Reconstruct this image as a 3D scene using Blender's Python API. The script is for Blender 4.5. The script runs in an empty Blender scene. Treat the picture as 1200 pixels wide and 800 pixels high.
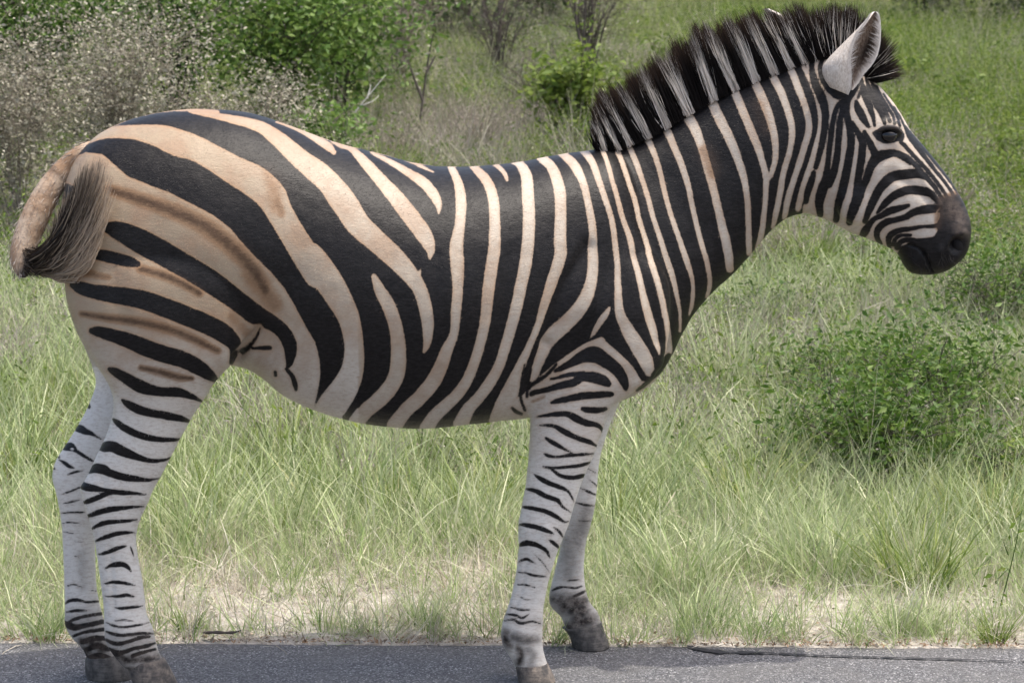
import bpy, math, random
import numpy as np
rng = np.random.default_rng(7)
random.seed(7)
scn = bpy.context.scene
COL = scn.collection

# ------------------------------------------------------------------ camera, light, exposure
F, DIST, HCAM, TILT = 2743.0, 5.8, 1.75, math.radians(9.0)
CT, ST = math.cos(TILT), math.sin(TILT)
cam = bpy.data.cameras.new('camera')
cam.lens = F / 1200 * 36
cam.sensor_width = 36
cam.clip_start, cam.clip_end = 0.1, 2000
cam.dof.use_dof = True
cam.dof.focus_distance = 5.8
cam.dof.aperture_fstop = 10
camo = bpy.data.objects.new('camera', cam)
camo.location = (0, -DIST, HCAM)
camo.rotation_euler = (math.pi / 2 - TILT, 0, 0)
COL.objects.link(camo)
scn.camera = camo

SUN_DIR = np.array([0.36, -0.01, 1.0]); SUN_DIR /= np.linalg.norm(SUN_DIR)
sun_el = math.asin(SUN_DIR[2]); sun_az = math.atan2(SUN_DIR[0], SUN_DIR[1])
w = bpy.data.worlds.new('World'); scn.world = w; w.use_nodes = True
nt = w.node_tree
sky = nt.nodes.new('ShaderNodeTexSky'); sky.sky_type = 'NISHITA'; sky.sun_disc = False
sky.sun_elevation = sun_el; sky.sun_rotation = sun_az
sky.air_density = 1.0; sky.dust_density = 5.0; sky.ozone_density = 0.6
nt.links.new(sky.outputs[0], nt.nodes['Background'].inputs[0])
nt.nodes['Background'].inputs[1].default_value = 0.15
sl = bpy.data.lights.new('sun', 'SUN'); sl.energy = 2.0; sl.angle = math.radians(0.6)
sl.color = (1.0, 0.95, 0.86)
so = bpy.data.objects.new('sun', sl); COL.objects.link(so)
so.rotation_euler = (math.acos(SUN_DIR[2]), 0, math.atan2(SUN_DIR[0], -SUN_DIR[1]))
so.location = (2, -2, 8)
scn.view_settings.view_transform = 'Standard'
scn.view_settings.look = 'None'
scn.view_settings.gamma = 1
scn.view_settings.exposure = 1.2
scn.cycles.use_denoising = True
scn.cycles.max_bounces = 6

# ------------------------------------------------------------------ helpers
def proj(p):
    p = np.asarray(p, float)
    dy = p[..., 1] + DIST; dz = p[..., 2] - HCAM
    dep = dy * CT - dz * ST; up = dy * ST + dz * CT
    return np.stack([600 + F * p[..., 0] / dep, 400 - F * up / dep], -1)

def unproj(px, py, Y):
    u = (np.asarray(px, float) - 600) / F; v = (400 - np.asarray(py, float)) / F
    t = (Y + DIST) / (CT + v * ST)
    return np.stack([t * u, np.zeros_like(t) + Y, HCAM + t * (-ST + v * CT)], -1)

def tag(o, label=None, cat=None, group=None, kind=None):
    if label: o['label'] = label
    if cat: o['category'] = cat
    if group: o['group'] = group
    if kind: o['kind'] = kind
    return o

def empty(name, loc, label, cat, group=None):
    o = bpy.data.objects.new(name, None); COL.objects.link(o)
    o.location = loc; o.empty_display_size = 0.1
    bpy.context.view_layer.update()
    return tag(o, label, cat, group)

def make_mesh(name, verts, faces, attrs=None, smooth=True):
    """verts (n,3); faces (m,3|4) array or list of arrays; attrs {name: per-vertex float array or (n,3) colour}"""
    me = bpy.data.meshes.new(name)
    verts = np.ascontiguousarray(verts, dtype=np.float32)
    if not isinstance(faces, list): faces = [faces]
    faces = [np.asarray(f, dtype=np.int32) for f in faces if len(f)]
    me.vertices.add(len(verts)); me.vertices.foreach_set('co', verts.ravel())
    nl = sum(f.size for f in faces); nf = sum(len(f) for f in faces)
    me.loops.add(nl); me.loops.foreach_set('vertex_index', np.concatenate([f.ravel() for f in faces]))
    me.polygons.add(nf)
    tot = np.concatenate([np.full(len(f), f.shape[1], np.int32) for f in faces])
    st = np.concatenate([[0], np.cumsum(tot)[:-1]]).astype(np.int32)
    me.polygons.foreach_set('loop_start', st)
    try: me.polygons.foreach_set('loop_total', tot)
    except Exception: pass
    me.update(calc_edges=True)
    if smooth: me.polygons.foreach_set('use_smooth', np.ones(nf, bool))
    for k, a in (attrs or {}).items():
        a = np.asarray(a, np.float32)
        if a.ndim == 1:
            at = me.attributes.new(k, 'FLOAT', 'POINT'); at.data.foreach_set('value', a)
        else:
            at = me.attributes.new(k, 'FLOAT_VECTOR', 'POINT'); at.data.foreach_set('vector', a.ravel())
    me.validate()
    return me

def link(name, me, mat, parent=None, loc=None):
    o = bpy.data.objects.new(name, me); COL.objects.link(o)
    if mat: 
        me.materials.clear(); me.materials.append(mat)
    if parent is not None:
        o.parent = parent
        o.matrix_parent_inverse = parent.matrix_world.inverted()
    if loc is not None: o.location = loc
    return o

def spline(P, k):
    """Catmull-Rom through rows of P, k samples a span"""
    P = np.asarray(P, float)
    if len(P) == 1: return P
    Q = np.vstack([2 * P[0] - P[1], P, 2 * P[-1] - P[-2]])
    out = []
    for i in range(1, len(Q) - 2):
        t = np.linspace(0, 1, k, endpoint=False)[:, None]
        a, b, c, d = Q[i - 1], Q[i], Q[i + 1], Q[i + 2]
        out.append(0.5 * (2 * b + (c - a) * t + (2 * a - 5 * b + 4 * c - d) * t ** 2 + (3 * b - a - 3 * c + d) * t ** 3))
    out.append(P[-1:])
    return np.vstack(out)

def vnoise(p, scale, seed=0):
    """cheap smooth value noise of 2-d points, 0..1"""
    p = np.asarray(p, float) * scale + seed * 17.31
    i = np.floor(p).astype(np.int64); f = p - i; f = f * f * (3 - 2 * f)
    def h(a, b):
        n = (a * 374761393 + b * 668265263 + seed * 974711) & 0x7fffffff
        n = ((n ^ (n >> 13)) * 1274126177) & 0x7fffffff
        return ((n ^ (n >> 16)) & 0xffff) / 65535.0
    a, b = i[..., 0], i[..., 1]
    return (h(a, b) * (1 - f[..., 0]) + h(a + 1, b) * f[..., 0]) * (1 - f[..., 1]) + \
           (h(a, b + 1) * (1 - f[..., 0]) + h(a + 1, b + 1) * f[..., 0]) * f[..., 1]

def fbm(p, scale, seed=0, n=3):
    s, a, t = 0, 0.5, 0
    for i in range(n):
        s = s + a * vnoise(p, scale * 2 ** i, seed + i); t += a; a *= .5
    return s / t

class NT:
    def __init__(s, name):
        s.m = bpy.data.materials.new(name); s.m.use_nodes = True
        s.t = s.m.node_tree; s.n = s.t.nodes; s.b = s.n['Principled BSDF']; s.out = s.n['Material Output']
    def node(s, typ, **kw):
        n = s.n.new(typ)
        for k, v in kw.items(): setattr(n, k, v)
        return n
    def put(s, sock, v):
        if isinstance(v, bpy.types.NodeSocket): s.t.links.new(v, sock)
        elif isinstance(v, (tuple, list)) and len(v) == 3 and sock.type == 'RGBA': sock.default_value = (*v, 1)
        else: sock.default_value = v
    def attr(s, name, out='Fac', typ='GEOMETRY'):
        return s.node('ShaderNodeAttribute', attribute_name=name, attribute_type=typ).outputs[out]
    def math(s, op, a, b=0.0, c=0.0, clamp=False):
        n = s.node('ShaderNodeMath', operation=op, use_clamp=clamp)
        s.put(n.inputs[0], a); s.put(n.inputs[1], b); s.put(n.inputs[2], c)
        return n.outputs[0]
    def ramp(s, v, a, b, c=0.0, d=1.0, smooth=True):
        n = s.node('ShaderNodeMapRange', interpolation_type='SMOOTHSTEP' if smooth else 'LINEAR')
        s.put(n.inputs[0], v)
        for i, q in enumerate((a, b, c, d)): s.put(n.inputs[i + 1], q)
        return n.outputs[0]
    def mix(s, f, a, b, mode='MIX'):
        n = s.node('ShaderNodeMix', data_type='RGBA', blend_type=mode)
        s.put(n.inputs[0], f); s.put(n.inputs[6], a); s.put(n.inputs[7], b)
        return n.outputs[2]
    def coord(s, kind='Object', scale=(1, 1, 1), rot=(0, 0, 0)):
        c = s.node('ShaderNodeTexCoord'); m = s.node('ShaderNodeMapping')
        m.inputs['Scale'].default_value = scale; m.inputs['Rotation'].default_value = rot
        s.t.links.new(c.outputs[kind], m.inputs[0]); return m.outputs[0]
    def noise(s, vec, scale, detail=3, rough=.55, out='Fac'):
        n = s.node('ShaderNodeTexNoise')
        if vec is not None: s.put(n.inputs['Vector'], vec)
        s.put(n.inputs['Scale'], scale); s.put(n.inputs['Detail'], detail); s.put(n.inputs['Roughness'], rough)
        return n.outputs[out]
    def bump(s, h, strength=.5, dist=.005):
        n = s.node('ShaderNodeBump'); s.put(n.inputs['Height'], h)
        n.inputs['Strength'].default_value = strength; n.inputs['Distance'].default_value = dist
        s.t.links.new(n.outputs[0], s.b.inputs['Normal']); return n.outputs[0]
    def base(s, col, rough=.7, spec=.3):
        s.put(s.b.inputs['Base Color'], col); s.put(s.b.inputs['Roughness'], rough)
        s.put(s.b.inputs['Specular IOR Level'], spec); return s.m

def leaf_mat(name, attr_cols, trans=.35, rough=.6, tip=None, spec=.25):
    """attr_cols: colours spread over the per-leaf 'var' attribute; translucent leaf"""
    m = NT(name)
    r = m.node('ShaderNodeValToRGB'); cr = r.color_ramp
    pos = np.linspace(0, 1, len(attr_cols))
    while len(cr.elements) < len(attr_cols): cr.elements.new(.5)
    for e, p, c in zip(cr.elements, pos, attr_cols): e.position = p; e.color = (*c, 1)
    v = m.attr('var')
    oi = m.node('ShaderNodeObjectInfo')
    v = m.math('ADD', m.math('MULTIPLY', v, .72), m.math('MULTIPLY', oi.outputs['Random'], .28))
    m.put(r.inputs[0], v)
    col = r.outputs[0]
    if tip: col = m.mix(m.ramp(m.attr('h'), .1, 1.0), col, m.mix(.55, col, tip))
    m.base(col, rough, spec)
    tr = m.node('ShaderNodeBsdfTranslucent'); m.put(tr.inputs[0], col)
    ms = m.node('ShaderNodeMixShader'); ms.inputs[0].default_value = trans
    m.t.links.new(m.b.outputs[0], ms.inputs[1]); m.t.links.new(tr.outputs[0], ms.inputs[2])
    m.t.links.new(ms.outputs[0], m.out.inputs[0])
    return m.m
# ------------------------------------------------------------------ the ground and the road
def edge_y(x): return 0.160 - 0.021 * np.asarray(x, float)

def height(x, y):
    x = np.asarray(x, float); y = np.asarray(y, float)
    d = y - edge_y(x)
    p = np.stack([x, y], -1)
    z = 0.025 * np.clip(d / .5, 0, 1)
    far = np.clip(d - 1.4, 0, None)
    z = z + 0.078 * (np.sqrt(far ** 2 + .8) - .894) * np.where(y < 40, 1, 0) + 0.078 * (np.sqrt((40 - 1.5) ** 2 + .8) - .894) * np.where(y >= 40, 1, 0)
    b = np.clip(d / 1.2, 0, 1)
    z = z + b * (0.05 * (fbm(p, 1.1, 3) - .5)) + np.clip(d / 6, 0, 1) * .35 * (fbm(p, .22, 9) - .5)
    z = z + np.clip(d / .15, 0, 1) * .012 * (fbm(p, 9., 5) - .4)
    return np.where(d < 0, -0.012, z - .004)

def ground_at(px, py):
    u = (px - 600) / F; v = (400 - py) / F
    ts = np.linspace(4, 40, 4000)
    P = np.stack([ts * u, -DIST + ts * (CT + v * ST), HCAM + ts * (-ST + v * CT)], -1)
    h = height(P[:, 0], P[:, 1])
    k = np.argmax(P[:, 2] < h)
    return P[k][0], P[k][1], h[k]

# ground sheet: fine in view, coarse to the horizon
xs = np.concatenate([-np.geomspace(600, 7.2, 22), np.linspace(-7, 7, 190), np.geomspace(7.2, 600, 22)])
ys = np.concatenate([-np.geomspace(400, 1.3, 20), np.linspace(-1.2, .02, 10), np.linspace(.05, 1.9, 130), np.linspace(1.95, 24, 170), np.geomspace(24.5, 900, 26)])
X, Y = np.meshgrid(xs, ys)
Z = height(X, Y)
nx, ny = len(xs), len(ys)
I = np.arange(nx * ny).reshape(ny, nx)
q = np.stack([I[:-1, :-1], I[:-1, 1:], I[1:, 1:], I[1:, :-1]], -1).reshape(-1, 4)
gm = NT('sandy_soil')
gc = gm.coord('Object')
n1 = gm.noise(gc, 2.2, 4); n2 = gm.noise(gc, 26, 5, .65); n3 = gm.noise(gc, 130, 3, .7)
c = gm.mix(gm.ramp(n2, .35, .65), (.31, .272, .232), (.55, .51, .455))
c = gm.mix(gm.ramp(n3, .5, .75, 0, .8), c, (.60, .55, .47))
sepy = gm.node('ShaderNodeSeparateXYZ'); gm.put(sepy.inputs[0], gc)
turf = gm.mix(gm.ramp(n2, .3, .7), (.03, .035, .014), (.13, .12, .06))  # turf darkened to paint shade into the gaps between grass clumps
c = gm.mix(gm.math('MULTIPLY', gm.ramp(sepy.outputs[1], 0.7, 2.2), gm.ramp(n1, .2, .6, .75, 1.0)), c, turf)
gm.bump(gm.math('ADD', n2, n3), .9, .012)
gm.base(c, .95, .1)
g = link('ground', make_mesh('ground', np.stack([X, Y, Z], -1).reshape(-1, 3), q), gm.m)
tag(g, 'pale sandy ground of the grassy verge rising away from the road', None, None, 'structure')

# road sheet with a ragged, slightly crumbled far edge
xs = np.concatenate([-np.geomspace(300, 4.2, 14), np.linspace(-4, 4, 500), np.geomspace(4.2, 300, 14)])
rows = []
rag = .018 * (fbm(np.stack([xs, xs * 0], -1), 2.1, 21) - .5) + .02 * (fbm(np.stack([xs, xs * 0 + 5], -1), 17, 22) - .5)
e = edge_y(xs) + rag
for yy in (-6.2, -3, -1.2, -.6, -.3): rows.append(np.stack([xs, xs * 0 + yy, xs * 0], -1))
rows += [np.stack([xs, e - .03, xs * 0], -1), np.stack([xs, e - .006, xs * 0 - .003], -1), np.stack([xs, e, xs * 0 - .011], -1), np.stack([xs, e + .003, xs * 0 - .035], -1)]
V = np.stack(rows).reshape(-1, 3); nx, ny = len(xs), len(rows)
I = np.arange(nx * ny).reshape(ny, nx)
q = np.stack([I[:-1, :-1], I[:-1, 1:], I[1:, 1:], I[1:, :-1]], -1).reshape(-1, 4)
rm = NT('asphalt')
rc = rm.coord('Object')
vo = rm.node('ShaderNodeTexVoronoi'); rm.put(vo.inputs['Vector'], rc); vo.inputs['Scale'].default_value = 250
spk = rm.node('ShaderNodeSeparateColor'); rm.put(spk.inputs[0], vo.outputs['Color'])
na = rm.noise(rc, 5, 4); nb = rm.noise(rc, 60, 4, .7)
c = rm.mix(rm.ramp(spk.outputs[0], .25, 1.0), (.06, .06, .0625), (.175, .173, .176))
c = rm.mix(rm.ramp(spk.outputs[1], .88, 1.0), c, (.36, .355, .35))
c = rm.mix(rm.ramp(na, .35, .7, 0, .45), c, (.12, .115, .11))
c = rm.mix(rm.ramp(nb, .58, .75, 0, .6), c, (.035, .035, .038))
rm.bump(rm.math('ADD', rm.math('MULTIPLY', vo.outputs['Distance'], -1.0), rm.math('MULTIPLY', nb, .6)), .8, .004)
rm.base(c, .85, .25)
r = link('road', make_mesh('road', V, q), rm.m)
tag(r, 'grey asphalt road the zebra stands on', None, None, 'structure')

# thin dark strip along the road, widest near its left end
cx = spline([(805, 758), (822, 762), (850, 765), (900, 766), (960, 769), (1030, 771), (1100, 773), (1200, 776), (1300, 779)], 14)
wd = np.interp(cx[:, 0], [800, 815, 840, 900, 1200, 1300], [.005, .014, .012, .006, .0035, .003]) * (1 + 1.3 * (vnoise(cx, .3, 4) - .5))
pw = []
for (a, b) in cx:
    u = (a - 600) / F; v = (400 - b) / F; t = HCAM / (ST - v * CT); pw.append((t * u, -DIST + t * (CT + v * ST)))
pw = np.array(pw); n = len(pw)
V = np.concatenate([np.c_[pw[:, 0], pw[:, 1] - wd, np.full(n, .004)], np.c_[pw[:, 0], pw[:, 1], np.full(n, .0046)], np.c_[pw[:, 0], pw[:, 1] + wd, np.full(n, .004)]])
k = np.arange(n - 1)
q = np.concatenate([np.stack([k, k + 1, k + 1 + n, k + n], -1), np.stack([k + n, k + n + 1, k + 1 + 2 * n, k + 2 * n], -1)])
tm = NT('dark_strip_surface'); tm.bump(tm.noise(tm.coord(), 160, 3), .5, .004)
sm_ = link('dark_strip', make_mesh('dark_strip', V, q), tm.base((.026, .026, .028), .8, .2))
tag(sm_, 'thin dark line running along the asphalt', None, None, 'structure')
# ------------------------------------------------------------------ zebra: coat pattern (pigment, plus a painted highlight and crease shade, in the animal's own side view)
MAPS = 2.0                                    # samples per unit
GW, GH, OX, OY = 1300, 900, -40, -40           # extent of the pattern chart
def chart(v): return np.full((int(GH * MAPS), int(GW * MAPS)), v, np.float32)
def seg_sdf(D, pts, kind):
    """pts (n,3) x,y,r dense; union of tapered capsules into chart D"""
    M = 26
    x0, x1 = pts[:, 0].min() - M - pts[:, 2].max(), pts[:, 0].max() + M + pts[:, 2].max()
    y0, y1 = pts[:, 1].min() - M - pts[:, 2].max(), pts[:, 1].max() + M + pts[:, 2].max()
    i0, i1 = max(int((x0 - OX) * MAPS), 0), min(int((x1 - OX) * MAPS) + 1, D.shape[1])
    j0, j1 = max(int((y0 - OY) * MAPS), 0), min(int((y1 - OY) * MAPS) + 1, D.shape[0])
    if i1 <= i0 or j1 <= j0: return
    T = np.full((j1 - j0, i1 - i0), 99, np.float32)
    for a, b in zip(pts[:-1], pts[1:]):
        rr = max(a[2], b[2]) + M
        a0 = max(int((min(a[0], b[0]) - rr - OX) * MAPS), i0); a1 = min(int((max(a[0], b[0]) + rr - OX) * MAPS) + 1, i1)
        b0 = max(int((min(a[1], b[1]) - rr - OY) * MAPS), j0); b1 = min(int((max(a[1], b[1]) + rr - OY) * MAPS) + 1, j1)
        if a1 <= a0 or b1 <= b0: continue
        gx = np.arange(a0, a1, dtype=np.float32)[None] / MAPS + OX; gy = np.arange(b0, b1, dtype=np.float32)[:, None] / MAPS + OY
        d = b[:2] - a[:2]; L = max(d @ d, 1e-6)
        t = np.clip(((gx - a[0]) * d[0] + (gy - a[1]) * d[1]) / L, 0, 1)
        s = np.sqrt((gx - a[0] - t * d[0]) ** 2 + (gy - a[1] - t * d[1]) ** 2) - (a[2] + t * (b[2] - a[2]))
        sub = T[b0 - j0:b1 - j0, a0 - i0:a1 - i0]
        np.minimum(sub, s, out=sub)
    S = D[j0:j1, i0:i1]
    if kind == 'B': np.minimum(S, T, out=S)
    else: np.maximum(S, -T, out=S)

def poly_sdf(D, P, kind):
    P = np.asarray(P, float); M = 20
    i0, i1 = max(int((P[:, 0].min() - M - OX) * MAPS), 0), min(int((P[:, 0].max() + M - OX) * MAPS), D.shape[1])
    j0, j1 = max(int((P[:, 1].min() - M - OY) * MAPS), 0), min(int((P[:, 1].max() + M - OY) * MAPS), D.shape[0])
    gx = (np.arange(i0, i1, dtype=np.float32) / MAPS + OX)[None]; gy = (np.arange(j0, j1, dtype=np.float32) / MAPS + OY)[:, None]
    T = np.full((j1 - j0, i1 - i0), 99, np.float32); ins = np.zeros(T.shape, bool)
    for a, b in zip(P, np.roll(P, -1, 0)):
        c = ((gy < a[1]) != (gy < b[1]))
        xx = a[0] + (gy - a[1]) / (b[1] - a[1] if b[1] != a[1] else 1e-9) * (b[0] - a[0])
        ins ^= c & (gx < xx)
    # distance to the outline
    for a, b in zip(P, np.roll(P, -1, 0)):
        d = b - a; L = max(d @ d, 1e-6)
        a0 = max(int((min(a[0], b[0]) - 24 - OX) * MAPS), i0); a1 = min(int((max(a[0], b[0]) + 24 - OX) * MAPS) + 1, i1)
        b0 = max(int((min(a[1], b[1]) - 24 - OY) * MAPS), j0); b1 = min(int((max(a[1], b[1]) + 24 - OY) * MAPS) + 1, j1)
        if a1 <= a0 or b1 <= b0: continue
        hx, hy = gx[:, a0 - i0:a1 - i0], gy[b0 - j0:b1 - j0]
        t = np.clip(((hx - a[0]) * d[0] + (hy - a[1]) * d[1]) / L, 0, 1)
        s = np.sqrt((hx - a[0] - t * d[0]) ** 2 + (hy - a[1] - t * d[1]) ** 2)
        sub = T[b0 - j0:b1 - j0, a0 - i0:a1 - i0]; np.minimum(sub, s, out=sub)
    S = np.where(ins, -T, T)
    Q = D[j0:j1, i0:i1]
    if kind == 'B': np.minimum(Q, S, out=Q)
    else: np.maximum(Q, -S, out=Q)

def sample(D, p):
    x = np.clip((p[:, 0] - OX) * MAPS, 0, D.shape[1] - 1.01); y = np.clip((p[:, 1] - OY) * MAPS, 0, D.shape[0] - 1.01)
    i, j = x.astype(int), y.astype(int); fx, fy = x - i, y - j
    return (D[j, i] * (1 - fx) + D[j, i + 1] * fx) * (1 - fy) + (D[j + 1, i] * (1 - fx) + D[j + 1, i + 1] * fx) * fy

# charts the strokes are measured on: (origin x, origin y, scale)
CH = dict(A=(0, 100, .375), B=(200, 100, .375), C=(400, 150, .375), D=(600, 150, .375), E=(650, 0, .375), F=(900, 0, .375),
          G=(200, 300, .375), H=(500, 300, .375), L=(0, 300, .375), HA=(940, 60, .25), HB=(960, 140, .2375), HC=(930, 0, .1875),
          SA=(600, 340, .25), SB=(580, 480, .2), SC=(570, 630, .2125), KA=(50, 420, .2625), KB=(50, 600, .25), TA=(0, 140, .25),
          BA=(240, 360, .1875), BE=(340, 360, .25), P=(0, 0, 1))
def cv(ch, s):
    ox, oy, k = CH[ch]
    v = np.array([float(q) for q in s.replace(',', ' ').split()]).reshape(-1, 3)
    return np.c_[v[:, 0] * k + ox, v[:, 1] * k + oy, v[:, 2] * k]
def cv2(ch, s):
    ox, oy, k = CH[ch]
    v = np.array([float(q) for q in s.replace(',', ' ').split()]).reshape(-1, 2)
    return np.c_[v[:, 0] * k + ox, v[:, 1] * k + oy]
def paint(D, lst):
    for kind, ch, s in lst:
        if kind in 'BW':
            P = np.vstack([cv(c_, q_) for c_, q_ in zip(ch.split('+'), s.split('|'))])
            S = spline(P, 5); S[:, 2] = np.maximum(S[:, 2], .3)
            seg_sdf(D, S, kind)
        else:
            P = np.vstack([cv2(c_, q_) for c_, q_ in zip(ch.split('+'), s.split('|'))])
            poly_sdf(D, P, 'B' if kind == 'b' else 'W')

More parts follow.
